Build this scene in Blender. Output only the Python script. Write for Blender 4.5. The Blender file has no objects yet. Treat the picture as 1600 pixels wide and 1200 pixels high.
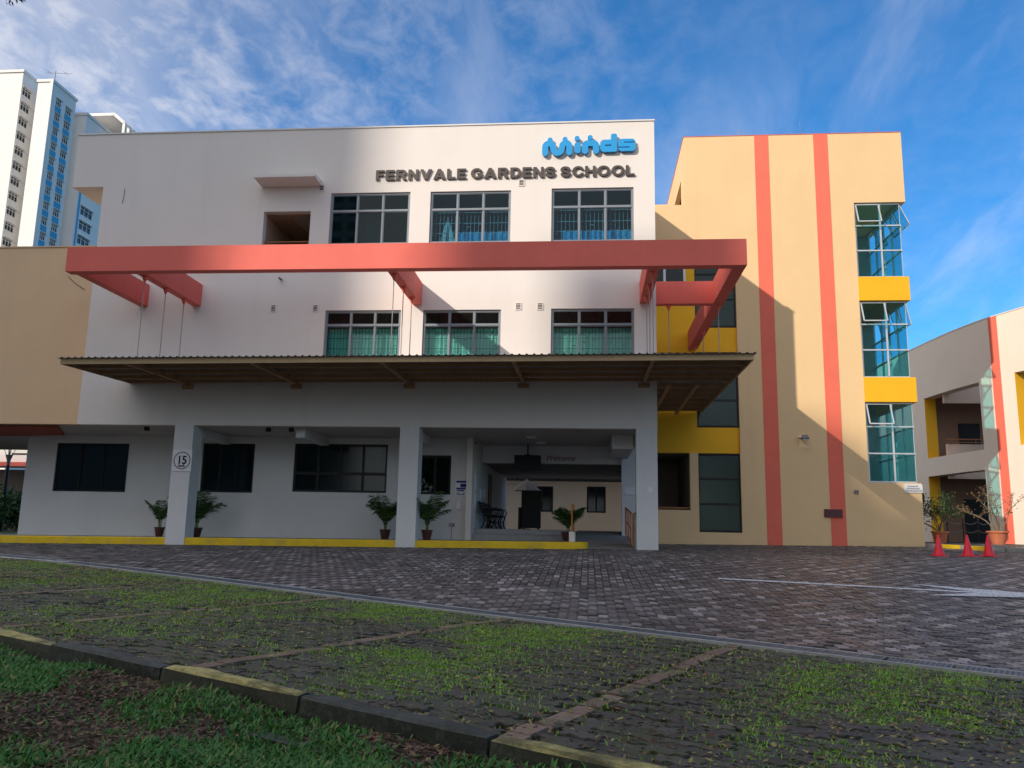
import bpy, math, random
import numpy as np
from mathutils import Vector, Matrix
random.seed(7); RNG = np.random.default_rng(7)
PI = math.pi
S = bpy.context.scene
COL = S.collection
# ------------------------------------------------------------------ camera
RT = np.array([[0.99577772, -0.00334991, 0.09173612], [0.08973149, -0.17529109, -0.98041894], [0.01936484, 0.98451095, -0.17425037]])
CAM = np.array([0., -24., 0.]); FPX = 1299.9
cd = bpy.data.cameras.new('camera'); cam = bpy.data.objects.new('camera', cd); COL.objects.link(cam)
cam.matrix_world = Matrix(((RT[0][0], RT[0][1], RT[0][2], CAM[0]), (RT[1][0], RT[1][1], RT[1][2], CAM[1]), (RT[2][0], RT[2][1], RT[2][2], CAM[2]), (0, 0, 0, 1)))
cd.sensor_width = 36; cd.lens = FPX / 1600 * 36; cd.clip_start = .05; cd.clip_end = 3000
S.camera = cam
# ------------------------------------------------------------------ light
SUN = Vector((-.87, -1.0, .70)).normalized()
w = bpy.data.worlds.new('World'); S.world = w; w.use_nodes = True
nt = w.node_tree; N = nt.nodes; Lk = nt.links; N.clear()
SKY_STRENGTH = .087
out = N.new('ShaderNodeOutputWorld'); bg = N.new('ShaderNodeBackground'); bg.inputs[1].default_value = SKY_STRENGTH
sky = N.new('ShaderNodeTexSky'); sky.sky_type = 'NISHITA'; sky.sun_disc = False
sky.sun_elevation = math.asin(SUN.z); sky.sun_rotation = math.atan2(SUN.x, SUN.y)
sky.air_density = 1.0; sky.dust_density = .3; sky.ozone_density = 2.2; sky.altitude = 50
tc = N.new('ShaderNodeTexCoord')
def wmath(op, a, b=None):
    n = N.new('ShaderNodeMath'); n.operation = op
    for i, v in enumerate((a, b)):
        if v is None: continue
        if isinstance(v, (int, float)): n.inputs[i].default_value = v
        else: Lk.new(v, n.inputs[i])
    return n.outputs[0]
sx = N.new('ShaderNodeSeparateXYZ'); Lk.new(tc.outputs['Generated'], sx.inputs[0])
zz = wmath('ADD', wmath('MAXIMUM', sx.outputs[2], 0.02), .12)
cx = N.new('ShaderNodeCombineXYZ'); Lk.new(wmath('DIVIDE', sx.outputs[0], zz), cx.inputs[0]); Lk.new(wmath('DIVIDE', sx.outputs[1], zz), cx.inputs[1])
def wnoise(sc, det, rough, dist, loc=(0, 0, 0), scl=(1, 1, 1), rot=0):
    mp = N.new('ShaderNodeMapping'); mp.inputs[1].default_value = loc; mp.inputs[3].default_value = scl; mp.inputs[2].default_value = (0, 0, rot)
    Lk.new(cx.outputs[0], mp.inputs[0])
    n = N.new('ShaderNodeTexNoise'); n.inputs['Scale'].default_value = sc; n.inputs['Detail'].default_value = det
    n.inputs['Roughness'].default_value = rough; n.inputs['Distortion'].default_value = dist
    Lk.new(mp.outputs[0], n.inputs['Vector']); return n.outputs[0]
def wramp(v, a, b):
    r = N.new('ShaderNodeMapRange'); r.interpolation_type = 'SMOOTHSTEP'
    r.inputs[1].default_value = a; r.inputs[2].default_value = b; Lk.new(v, r.inputs[0]); return r.outputs[0]
big = wramp(wnoise(.9, 3, .5, .2, (3.1, 1.7, 0)), .34, .60)             # where cloud fields lie
puff = wramp(wnoise(13, 6, .6, .3, (0, 0, 0), (1, .7, 1), .5), .30, .80)   # mottled puffs
wisp = wramp(wnoise(3.2, 6, .6, .5, (5, 2, 0), (1, .32, 1), -.55), .40, .78) # streaks
leftw = wramp(sx.outputs[0], .22, -.55)
c1 = wmath('MULTIPLY', wmath('MULTIPLY', puff, wmath('ADD', wmath('MULTIPLY', leftw, .9), .12)), wmath('ADD', wmath('MULTIPLY', big, .3), .7))
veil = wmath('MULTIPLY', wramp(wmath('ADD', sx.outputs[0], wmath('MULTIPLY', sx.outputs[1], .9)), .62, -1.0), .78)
c2 = wmath('MULTIPLY', wisp, .20)
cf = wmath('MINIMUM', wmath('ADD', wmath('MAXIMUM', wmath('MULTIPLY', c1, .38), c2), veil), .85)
tint = N.new('ShaderNodeMix'); tint.data_type = 'RGBA'; tint.blend_type = 'MULTIPLY'; tint.inputs[0].default_value = 1
Lk.new(sky.outputs[0], tint.inputs[6]); tint.inputs[7].default_value = (.27, .76, 1.12, 1)
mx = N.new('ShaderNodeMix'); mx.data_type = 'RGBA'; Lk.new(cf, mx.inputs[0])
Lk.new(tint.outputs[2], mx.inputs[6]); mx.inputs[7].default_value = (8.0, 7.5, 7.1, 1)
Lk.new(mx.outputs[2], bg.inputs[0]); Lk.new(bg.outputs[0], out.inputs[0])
sl = bpy.data.lights.new('sun', 'SUN'); sl.energy = 2.3; sl.angle = math.radians(.55); sl.color = (1, .90, .77)
so = bpy.data.objects.new('sun', sl); COL.objects.link(so)
so.rotation_euler = SUN.to_track_quat('Z', 'Y').to_euler()
S.view_settings.view_transform = 'Standard'; S.view_settings.look = 'None'; S.view_settings.exposure = 0.88; S.view_settings.gamma = 1
S.view_settings.use_curve_mapping = False
S.render.engine = 'CYCLES'; S.cycles.max_bounces = 10; S.cycles.transparent_max_bounces = 24
# ------------------------------------------------------------------ geometry helpers
def ray(x, y): return RT @ np.array([(x - 800) / FPX, -(y - 600) / FPX, -1.])
def onY(x, y, Y): d = ray(x, y); t = (Y - CAM[1]) / d[1]; return CAM + t * d
def onX(x, y, X): d = ray(x, y); t = (X - CAM[0]) / d[0]; return CAM + t * d
def sst(t): t = min(max(t, 0), 1); return t * t * (3 - 2 * t)
def gz(x, y):
    xn = min(max(x, -12), 7); yn = min(max(y, -26), 0)
    near = -.972 - .0243 * xn + .0069 * (yn + 24)
    xf = min(max(x, -26), 26); yf = min(max(y, 0), 14)
    far = -.46 + .010 * xf + .015 * yf
    t = sst((y + 24 - 9) / 11)
    return near * (1 - t) + far * t
def onG(x, y, dz=0):
    d = ray(x, y); a, b = 1., 90.
    f = lambda t: (CAM + t * d)[2] - gz(*(CAM + t * d)[:2]) - dz
    for _ in range(60):
        m = (a + b) / 2
        if f(m) > 0: a = m
        else: b = m
    return CAM + a * d
class MB:
    def __init__(s): s.v = []; s.f = []
    def add(s, vs, fs):
        o = len(s.v); s.v += [tuple(map(float, p)) for p in vs]; s.f += [tuple(i + o for i in f) for f in fs]; return s
    def box(s, x0, x1, y0, y1, z0, z1):
        return s.add([(x0, y0, z0), (x1, y0, z0), (x1, y1, z0), (x0, y1, z0), (x0, y0, z1), (x1, y0, z1), (x1, y1, z1), (x0, y1, z1)],
                     [(0, 3, 2, 1), (4, 5, 6, 7), (0, 1, 5, 4), (1, 2, 6, 5), (2, 3, 7, 6), (3, 0, 4, 7)])
    def bbox(s, x0, x1, y0, y1, z0, z1, c=.01):        # box with chamfered vertical & top edges
        P = lambda i, z: [(x0 + i + c, y0 + i, z), (x1 - i - c, y0 + i, z), (x1 - i, y0 + i + c, z), (x1 - i, y1 - i - c, z), (x1 - i - c, y1 - i, z), (x0 + i + c, y1 - i, z), (x0 + i, y1 - i - c, z), (x0 + i, y0 + i + c, z)]
        vs = P(0, z0) + P(0, z1 - c) + P(c, z1); fs = [tuple(range(16, 24)), tuple(range(7, -1, -1))]
        for k in (0, 8):
            for i in range(8): j = (i + 1) % 8; fs.append((k + i, k + j, k + 8 + j, k + 8 + i))
        return s.add(vs, fs)
    def obox(s, c, ux, uy, uz):                     # oriented box centre + half vectors
        c, ux, uy, uz = map(np.array, (c, ux, uy, uz)); vs = [c + a * ux + b * uy + d * uz for d in (-1, 1) for a, b in ((-1, -1), (1, -1), (1, 1), (-1, 1))]
        return s.add(vs, [(0, 3, 2, 1), (4, 5, 6, 7), (0, 1, 5, 4), (1, 2, 6, 5), (2, 3, 7, 6), (3, 0, 4, 7)])
    def bar(s, a, b, wd, h=None, up=(0, 0, 1)):
        a, b, up = np.array(a, float), np.array(b, float), np.array(up, float); d = b - a; L = np.linalg.norm(d); d /= L
        if abs(d @ up) > .99: up = np.array((0., 1., 0.))
        x = np.cross(d, up); x /= np.linalg.norm(x); y = np.cross(x, d)
        return s.obox((a + b) / 2, d * L / 2, x * wd / 2, y * (h or wd) / 2)
    def tube(s, pts, r, n=6, caps=True):
        pts = [np.array(p, float) for p in pts]; rs = r if hasattr(r, '__len__') else [r] * len(pts); vs = []; m = len(pts)
        pu = None
        for i, p in enumerate(pts):
            t = pts[min(i + 1, m - 1)] - pts[max(i - 1, 0)]; t /= np.linalg.norm(t) + 1e-9
            if pu is None:
                u = np.array((0., 0., 1.)) if abs(t[2]) < .9 else np.array((1., 0., 0.))
            else: u = pu
            u = u - t * (u @ t); u /= np.linalg.norm(u) + 1e-9; pu = u; w_ = np.cross(t, u)
            for k in range(n): a = 2 * PI * k / n; vs.append(p + rs[i] * (math.cos(a) * u + math.sin(a) * w_))
        fs = [(i * n + k, i * n + (k + 1) % n, (i + 1) * n + (k + 1) % n, (i + 1) * n + k) for i in range(m - 1) for k in range(n)]
        if caps: fs += [tuple(range(n - 1, -1, -1)), tuple(range((m - 1) * n, m * n))]
        return s.add(vs, fs)
    def lathe(s, prof, c, n=16):
        vs = [(c[0] + r * math.cos(2 * PI * k / n), c[1] + r * math.sin(2 * PI * k / n), c[2] + z) for r, z in prof for k in range(n)]
        fs = [(i * n + k, i * n + (k + 1) % n, (i + 1) * n + (k + 1) % n, (i + 1) * n + k) for i in range(len(prof) - 1) for k in range(n)]
        fs += [tuple(range(n - 1, -1, -1)), tuple(range((len(prof) - 1) * n, len(prof) * n))]
        return s.add(vs, fs)
    def prism(s, poly, y0, y1):                    # poly in (x,z), extruded along y
        n = len(poly); vs = [(x, y0, z) for x, z in poly] + [(x, y1, z) for x, z in poly]
        fs = [tuple(range(n)), tuple(range(2 * n - 1, n - 1, -1))] + [(i, i + n, (i + 1) % n + n, (i + 1) % n) for i in range(n)]
        return s.add(vs, fs)
    def prismx(s, poly, x0, x1):                   # poly in (y,z), extruded along x
        n = len(poly); vs = [(x0, y, z) for y, z in poly] + [(x1, y, z) for y, z in poly]
        fs = [tuple(range(n)), tuple(range(2 * n - 1, n - 1, -1))] + [(i, i + n, (i + 1) % n + n, (i + 1) % n) for i in range(n)]
        return s.add(vs, fs)
def root_loc(p):
    while p.parent: p = p.parent
    return p.location
def tag(o, label=None, cat=None, group=None, kind=None):
    if label: o['label'] = label
    if cat: o['category'] = cat
    if group: o['group'] = group
    if kind: o['kind'] = kind
    return o
def obj(name, mb, m, parent=None, label=None, cat=None, group=None, kind=None, smooth=False):
    me = bpy.data.meshes.new(name); off = root_loc(parent) if parent else Vector((0, 0, 0))
    v = np.array(mb.v, float).reshape(-1, 3) - np.array(off)
    me.from_pydata(v.tolist(), [], mb.f)
    if smooth: me.polygons.foreach_set('use_smooth', [True] * len(me.polygons))
    if m: me.materials.append(m)
    me.update(); o = bpy.data.objects.new(name, me); COL.objects.link(o)
    if parent: o.parent = parent
    return tag(o, label, cat, group, kind)
def fix_normals(o):
    import bmesh
    bm = bmesh.new(); bm.from_mesh(o.data); bmesh.ops.recalc_face_normals(bm, faces=bm.faces); bm.to_mesh(o.data); bm.free(); return o
def thing(name, loc, label, cat, group=None, kind=None):
    o = bpy.data.objects.new(name, None); o.location = loc; o.empty_display_size = .2; COL.objects.link(o); return tag(o, label, cat, group, kind)
def dup(o, loc=None, label=None, rz=0, parent=None):
    c = o.copy(); COL.objects.link(c)
    if parent is not None: c.parent = parent
    if loc is not None: c.location = loc; c.rotation_euler = (0, 0, rz)
    if label: c['label'] = label
    for ch in list(o.children): dup(ch, parent=c)
    return c
def wallgrid(mb, axis, c0, t, a0, a1, z0, z1, holes=()):
    """solid wall sheet with rectangular openings; axis 'Y': plane y=c0 running along x, thick t away; 'X': plane x=c0 running along y"""
    As = sorted({a0, a1} | {min(max(h[i], a0), a1) for h in holes for i in (0, 1)}); Zs = sorted({z0, z1} | {min(max(h[i], z0), z1) for h in holes for i in (2, 3)})
    na, nz = len(As) - 1, len(Zs) - 1
    def solid(i, j):
        if i < 0 or j < 0 or i >= na or j >= nz: return False
        a = (As[i] + As[i + 1]) / 2; z = (Zs[j] + Zs[j + 1]) / 2
        return not any(h[0] < a < h[1] and h[2] < z < h[3] for h in holes)
    P = (lambda a, d, z: (a, c0 + d, z)) if axis == 'Y' else (lambda a, d, z: (c0 + d, a, z))
    idx = {}; vs = []; fs = []
    def V(i, j, k):
        if (i, j, k) not in idx: idx[(i, j, k)] = len(vs); vs.append(P(As[i], t * k, Zs[j]))
        return idx[(i, j, k)]
    for i in range(na):
        for j in range(nz):
            if not solid(i, j): continue
            fs.append((V(i, j, 0), V(i + 1, j, 0), V(i + 1, j + 1, 0), V(i, j + 1, 0))); fs.append((V(i, j + 1, 1), V(i + 1, j + 1, 1), V(i + 1, j, 1), V(i, j, 1)))
            for di, dj, (p, q) in ((-1, 0, ((i, j + 1), (i, j))), (1, 0, ((i + 1, j), (i + 1, j + 1))), (0, -1, ((i, j), (i + 1, j))), (0, 1, ((i + 1, j + 1), (i, j + 1)))):
                if not solid(i + di, j + dj): fs.append((V(*q, 0), V(*p, 0), V(*p, 1), V(*q, 1)))
    return mb.add(vs, fs)
# ------------------------------------------------------------------ materials
def nodes(name):
    m = bpy.data.materials.new(name); m.use_nodes = True; t = m.node_tree; b = t.nodes['Principled BSDF']; return m, t, b
def rgba(c): return (c[0], c[1], c[2], 1)
def noise(t, sc, det=4, rough=.6, scl=(1, 1, 1), coord='Object', dist=0):
    tcx = t.nodes.new('ShaderNodeTexCoord'); mp = t.nodes.new('ShaderNodeMapping'); mp.inputs[3].default_value = scl
    t.links.new(tcx.outputs[coord], mp.inputs[0]); n = t.nodes.new('ShaderNodeTexNoise')
    n.inputs['Scale'].default_value = sc; n.inputs['Detail'].default_value = det; n.inputs['Roughness'].default_value = rough; n.inputs['Distortion'].default_value = dist
    t.links.new(mp.outputs[0], n.inputs['Vector']); return n.outputs[0]
def mapr(t, v, a, b, c=0., d=1.):
    r = t.nodes.new('ShaderNodeMapRange'); r.inputs[1].default_value = a; r.inputs[2].default_value = b; r.inputs[3].default_value = c; r.inputs[4].default_value = d
    t.links.new(v, r.inputs[0]); return r.outputs[0]
def mixc(t, f, a, b, mode='MIX'):
    m = t.nodes.new('ShaderNodeMix'); m.data_type = 'RGBA'; m.blend_type = mode
    for i, v in ((0, f), (6, a), (7, b)):
        if isinstance(v, (int, float)): m.inputs[i].default_value = v
        elif isinstance(v, tuple): m.inputs[i].default_value = rgba(v)
        else: t.links.new(v, m.inputs[i])
    return m.outputs[2]
def bump(t, b, h, strength, dist):
    n = t.nodes.new('ShaderNodeBump'); n.inputs['Strength'].default_value = strength; n.inputs['Distance'].default_value = dist
    t.links.new(h, n.inputs['Height']); t.links.new(n.outputs[0], b.inputs['Normal'])
def mat(name, c, rough=.7, var=.12, sc=3., bmp=.15, bsc=60., dirt=None, metal=0, spec=.3, streak=0):
    m, t, b = nodes(name); b.inputs['Roughness'].default_value = rough; b.inputs['Metallic'].default_value = metal; b.inputs['Specular IOR Level'].default_value = spec
    d = tuple(x * (1 - var) for x in c); l = tuple(min(1, x * (1 + var * .6)) for x in c)
    colr = mixc(t, mapr(t, noise(t, sc), .3, .7), d, l)
    if streak: colr = mixc(t, mapr(t, noise(t, 1.0, 5, .6, (1.6, 1.6, .16)), .54, .78, 0, streak), colr, tuple(x * .62 for x in c))
    if dirt: colr = mixc(t, mapr(t, noise(t, 1.1, 6, .7), .5, .75, 0, dirt[1]), colr, dirt[0])
    t.links.new(colr, b.inputs['Base Color'])
    if bmp: bump(t, b, noise(t, bsc, 3), bmp, .006)
    return m
WHITE = mat('cream_white_paint', (.75, .695, .645), .75, .035, .5, .35, 14, streak=.13)
WHITE2 = mat('grey_white_paint', (.70, .69, .675), .75, .05, .6, .35, 14, streak=.12, dirt=((.5, .47, .42), .15))
TAN = mat('tan_paint', (.775, .535, .285), .75, .04, .6, .35, 14, streak=.13)
TANL = mat('ochre_paint', (.76, .52, .31), .75, .05, .6, .35, 14, streak=.13)
RED = mat('salmon_red_paint', (.80, .165, .125), .7, .07, 1.2, .3, 14, streak=.15)
STRIPE = mat('coral_stripe_paint', (.80, .165, .105), .7, .06, 1.2, .3, 14, streak=.08)
YEL = mat('yellow_wall_paint', (.86, .44, .012), .65, .05, 1, .3, 14, streak=.08)
KYEL = mat('yellow_kerb_paint', (.78, .52, .02), .65, .12, 2, .3, 30, dirt=((.28, .24, .16), .55))
FRAME = mat('grey_powder_coated_aluminium', (.22, .25, .28), .45, .08, 4, 0, metal=.2)
ALU = mat('silver_aluminium', (.55, .58, .60), .4, .08, 4, 0, metal=.4)
BLACKF = mat('black_window_frame', (.012, .013, .014), .4, .1, 4, 0)
BEIGEST = mat('beige_painted_steel', (.46, .28, .14), .55, .1, 3, .1, dirt=((.16, .10, .06), .35))
FASCIA = mat('canopy_fascia_paint', (.46, .32, .17), .5, .08, 1.5, .1, dirt=((.2, .13, .07), .35))
SHEET = mat('corrugated_roof_metal', (.42, .39, .36), .55, .2, 2, .1, metal=.1, dirt=((.09, .06, .04), .5))
SHEETU = mat('canopy_soffit_metal', (.40, .37, .34), .5, .1, 2, .1)
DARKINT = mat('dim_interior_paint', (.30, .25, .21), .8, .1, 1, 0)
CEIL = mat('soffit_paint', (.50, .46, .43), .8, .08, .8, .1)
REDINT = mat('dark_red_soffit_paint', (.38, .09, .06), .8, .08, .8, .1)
BLACK = mat('black_enamel', (.010, .010, .011), .5, .2, 5, 0, spec=.25)
GREYM = mat('grey_metal', (.18, .18, .18), .5, .15, 4, .05)
BRONZE = mat('dark_letter_metal', (.085, .070, .065), .5, .2, 3, .05, metal=.2)
BLUE = mat('logo_blue_acrylic', (.008, .30, .66), .35, .05, 2, 0, spec=.5)
SIGNW = mat('sign_white', (.78, .78, .80), .45, .04, 3, 0)
INK = mat('black_ink', (.012, .012, .015), .5, .05, 3, 0)
INKR = mat('crimson_ink', (.22, .012, .05), .5, .05, 3, 0)
INKB = mat('navy_ink', (.012, .03, .22), .5, .05, 3, 0)
PLAQ = mat('maroon_plaque', (.085, .012, .016), .35, .3, 8, 0, spec=.5)
CONE = mat('red_orange_cone_plastic', (.86, .02, .045), .45, .08, 6, 0, spec=.45)
POT = mat('brown_glazed_pot', (.075, .03, .02), .4, .3, 9, .1)
TERRA = mat('terracotta_pot', (.50, .16, .08), .8, .15, 9, .2)
CONC = mat('pale_concrete', (.34, .34, .33), .85, .15, 3, .4, 50, dirt=((.12, .12, .10), .5))
TILE = mat('grey_floor_tile', (.33, .33, .33), .45, .1, 4, .05, dirt=((.2, .19, .17), .4))
GRATE = mat('galvanised_grating', (.17, .185, .205), .5, .25, 8, .1, metal=.5, dirt=((.05, .05, .05), .5))
HDBW = mat('apartment_white_paint', (.80, .77, .73), .7, .04, .05, 0)
HDBB = mat('apartment_blue_paint', (.06, .36, .58), .7, .05, .05, 0)
HDBL = mat('apartment_pale_blue_paint', (.38, .54, .66), .7, .05, .05, 0)
ORANGE = mat('orange_handrail', (.50, .17, .03), .45, .1, 4, 0)
WOODB = mat('brown_rail_paint', (.34, .15, .06), .5, .1, 4, 0)
SOIL = mat('soil', (.06, .042, .026), .95, .5, 6, .8, 30)
def glass(name, tintc, base, refl=1.45, tr=.75, rough=.0, mixbase=.25):
    m, t, b = nodes(name); t.nodes.remove(b); o = t.nodes['Material Output']
    tr_ = t.nodes.new('ShaderNodeBsdfTransparent'); tr_.inputs[0].default_value = rgba(tintc)
    di = t.nodes.new('ShaderNodeBsdfDiffuse'); di.inputs[0].default_value = rgba(base)
    g = t.nodes.new('ShaderNodeBsdfGlossy'); g.inputs['Roughness'].default_value = rough; g.inputs[0].default_value = (.92, .96, 1, 1)
    nb = t.nodes.new('ShaderNodeBump'); nb.inputs['Strength'].default_value = .12; nb.inputs['Distance'].default_value = .004
    t.links.new(noise(t, .9, 2), nb.inputs['Height']); t.links.new(nb.outputs[0], g.inputs['Normal'])
    f0 = ((refl - 1) / (refl + 1)) ** 2; lw = t.nodes.new('ShaderNodeLayerWeight'); lw.inputs[0].default_value = .5; pw = t.nodes.new('ShaderNodeMath'); pw.operation = 'POWER'; pw.inputs[1].default_value = 5; t.links.new(lw.outputs['Facing'], pw.inputs[0])
    fr = t.nodes.new('ShaderNodeMapRange'); fr.inputs[3].default_value = f0; fr.inputs[4].default_value = .9; t.links.new(pw.outputs[0], fr.inputs[0])
    a = t.nodes.new('ShaderNodeMixShader'); a.inputs[0].default_value = mixbase; t.links.new(tr_.outputs[0], a.inputs[1]); t.links.new(di.outputs[0], a.inputs[2])
    c = t.nodes.new('ShaderNodeMixShader'); t.links.new(fr.outputs[0], c.inputs[0]); t.links.new(a.outputs[0], c.inputs[1]); t.links.new(g.outputs[0], c.inputs[2])
    t.links.new(c.outputs[0], o.inputs[0]); return m
GTEAL = glass('teal_window_glass', (.64, .90, .86), (.03, .12, .12), 1.38, mixbase=.05)
GDARK = glass('dark_tinted_glass', (.28, .45, .44), (.01, .03, .03), 1.36, mixbase=.2)
GBLK = glass('nearly_black_glass', (.04, .10, .09), (.004, .012, .012), 1.4, rough=.10, mixbase=.5)
GGRN = glass('green_tower_glass', (.20, .50, .42), (.01, .05, .04), 1.4, rough=.16, mixbase=.3)
GBLUE = glass('blue_window_glass', (.56, .77, .84), (.01, .05, .08), 1.3, mixbase=.04)
GCORN = glass('green_corner_glass', (.60, .89, .91), (.02, .10, .10), 1.22, mixbase=.03)
def leafmat(name, c1, c2, c3=None, rough=.5):
    m, t, b = nodes(name); g = t.nodes.new('ShaderNodeNewGeometry')
    r = t.nodes.new('ShaderNodeValToRGB'); t.links.new(g.outputs['Random Per Island'], r.inputs[0]); e = r.color_ramp.elements
    e[0].color = rgba(c1); e[1].color = rgba(c2)
    if c3: x = r.color_ramp.elements.new(.9); x.color = rgba(c2); e[len(e) - 1].color = rgba(c3)
    t.links.new(r.outputs[0], b.inputs['Base Color']); b.inputs['Roughness'].default_value = rough; b.inputs['Specular IOR Level'].default_value = .35
    b.inputs['Transmission Weight'].default_value = 0
    tr = t.nodes.new('ShaderNodeBsdfTranslucent'); t.links.new(r.outputs[0], tr.inputs[0]); mxx = t.nodes.new('ShaderNodeMixShader'); mxx.inputs[0].default_value = .3
    o = t.nodes['Material Output']; t.links.new(b.outputs[0], mxx.inputs[1]); t.links.new(tr.outputs[0], mxx.inputs[2]); t.links.new(mxx.outputs[0], o.inputs[0]); return m
PALM = leafmat('palm_leaf', (.02, .07, .02), (.06, .15, .03), (.30, .26, .08))
BUSH = leafmat('bush_leaf', (.015, .05, .012), (.05, .11, .03))
GRASS = leafmat('verge_grass_blade', (.04, .145, .03), (.10, .27, .05), (.34, .29, .10))
GRASS2 = leafmat('paver_grass_blade', (.15, .32, .03), (.32, .54, .06), (.52, .46, .13))
LITTER = leafmat('dry_leaf', (.09, .052, .034), (.24, .155, .10), (.42, .33, .14), .7)
LITTERY = leafmat('fallen_yellow_leaf', (.30, .25, .09), (.46, .40, .13), (.42, .17, .06), .6)
ADEN = leafmat('desert_rose_leaf', (.10, .12, .04), (.30, .14, .08), (.35, .35, .15))
def paver_mat(name, dark, light, moss=None, mossamt=0, rough=.6, tones=((0, .0), (1, 1))):
    m, t, b = nodes(name); g = t.nodes.new('ShaderNodeNewGeometry'); oi = t.nodes.new('ShaderNodeObjectInfo')
    a = t.nodes.new('ShaderNodeMath'); a.operation = 'ADD'; t.links.new(g.outputs['Random Per Island'], a.inputs[0]); t.links.new(oi.outputs['Random'], a.inputs[1])
    f = t.nodes.new('ShaderNodeMath'); f.operation = 'FRACT'; t.links.new(a.outputs[0], f.inputs[0])
    r = t.nodes.new('ShaderNodeValToRGB'); t.links.new(f.outputs[0], r.inputs[0]); e = r.color_ramp.elements
    e[0].color = rgba(dark); e[1].color = rgba(light); k = e.new(.62); k.color = rgba(tuple((p * .72 + q * .28) for p, q in zip(dark, light)))
    colr = mixc(t, mapr(t, noise(t, 90, 3, .7), .3, .7, 0, .45), r.outputs[0], tuple(x * .45 for x in dark))
    colr = mixc(t, mapr(t, noise(t, .55, 5, .6), .42, .62, 0, .5), colr, tuple(x * .62 for x in dark))
    if moss: colr = mixc(t, mapr(t, noise(t, 3.2, 6, .7), .45, .62, 0, mossamt), colr, moss)
    t.links.new(colr, b.inputs['Base Color']); b.inputs['Specular IOR Level'].default_value = .4
    t.links.new(mapr(t, noise(t, 5, 4), .3, .7, rough - .12, rough + .2), b.inputs['Roughness'])
    bump(t, b, noise(t, 140, 3), .5, .003); return m
PAV = paver_mat('driveway_paver_concrete', (.065, .058, .056), (.20, .175, .17), rough=.45)
PAVB = paver_mat('driveway_paver_concrete_pale', (.13, .115, .11), (.50, .44, .43), rough=.45)
PAVL = paver_mat('mossy_lot_paver_concrete', (.058, .052, .042), (.115, .103, .085), (.060, .068, .022), .7, .62)
PAVR = paver_mat('terracotta_line_paver', (.20, .13, .09), (.38, .25, .18), (.08, .08, .04), .55, .7)
# ------------------------------------------------------------------ ground sheets
def sheet(name, xs, ys, dz, m, label=None):
    mb = MB(); nx, ny = len(xs), len(ys)
    mb.v = [(x, y, gz(x, y) + dz) for y in ys for x in xs]
    mb.f = [(j * nx + i, j * nx + i + 1, (j + 1) * nx + i + 1, (j + 1) * nx + i) for j in range(ny - 1) for i in range(nx - 1)]
    return obj(name, mb, m, kind='structure', smooth=True)
xs = [-900, -400, -200, -100, -60, -40] + [x for x in np.arange(-30, 30.1, 1.)] + [40, 60, 100, 200, 400, 900]
ys = [-900, -400, -200, -100, -60, -40] + [y for y in np.arange(-30, 30.1, .5)] + [40, 60, 100, 200, 400, 900]
GROUNDM = mat('dark_wet_soil_and_sand', (.030, .027, .022), .95, .4, 3, .6, 40)
sheet('ground', xs, ys, -.32, GROUNDM, None)
# parking lot frame of reference
P1 = np.array((1.3, -16.2)); EU = np.array((.884, -.467)); EU /= np.linalg.norm(EU); EV = np.array((-.40, -.917)); EV /= np.linalg.norm(EV)
NV = np.array((-EU[1], EU[0])); NV = NV if NV[1] < 0 else -NV       # perpendicular to the drain, towards the camera
LOTD = 4.22
def uv2(u, v): return P1 + u * EU + v * NV
def to_uv(x, y): d = np.array((x, y)) - P1; return float(d @ EU), float(d @ NV)
DR = .36     # drain width (lies at v -0.36..0 )
def gpt(u, v, dz=0): p = uv2(u, v); return (p[0], p[1], gz(p[0], p[1]) + dz)
mb = MB(); us_ = [-120, -60, -40] + list(np.arange(-30, 30.1, 1.)) + [40, 60, 120]; vs_ = [-150, -80, -50] + list(np.arange(-36, 4.1, .5)) + [LOTD + .06]
mb.v = [gpt(u, v, -.033) for v in vs_ for u in us_]; nx = len(us_); mb.f = [(j * nx + i, j * nx + i + 1, (j + 1) * nx + i + 1, (j + 1) * nx + i) for j in range(len(vs_) - 1) for i in range(nx - 1)]
obj('paving_bed', mb, GROUNDM, kind='structure', smooth=True)
# ---- blocks on a unit grid with wavy edges
def edge_pts(a, b, amp):
    """grid edge from a to b (unit length) with two opposite bumps, identical from both sides"""
    flip = (b[0] + b[1]) < (a[0] + a[1])
    p, q = (b, a) if flip else (a, b); d = (q[0] - p[0], q[1] - p[1]); n = (-d[1], d[0])
    pts = [(p[0] + d[0] * t + n[0] * s * amp, p[1] + d[1] * t + n[1] * s * amp) for t, s in ((.22, 1), (.44, 1), (.56, -1), (.78, -1))]
    return pts[::-1] if flip else pts
def block_outline(i, j, w_, h_, wavy, amp):
    cs = [(i + k, j) for k in range(w_)] + [(i + w_, j + k) for k in range(h_)] + [(i + w_ - k, j + h_) for k in range(w_)] + [(i, j + h_ - k) for k in range(h_)]
    if not wavy: return [(i, j), (i + w_, j), (i + w_, j + h_), (i, j + h_)]
    o = []
    for k, c in enumerate(cs):
        d = cs[(k + 1) % len(cs)]; o.append(c); o += edge_pts(c, d, amp)
    return o
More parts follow.
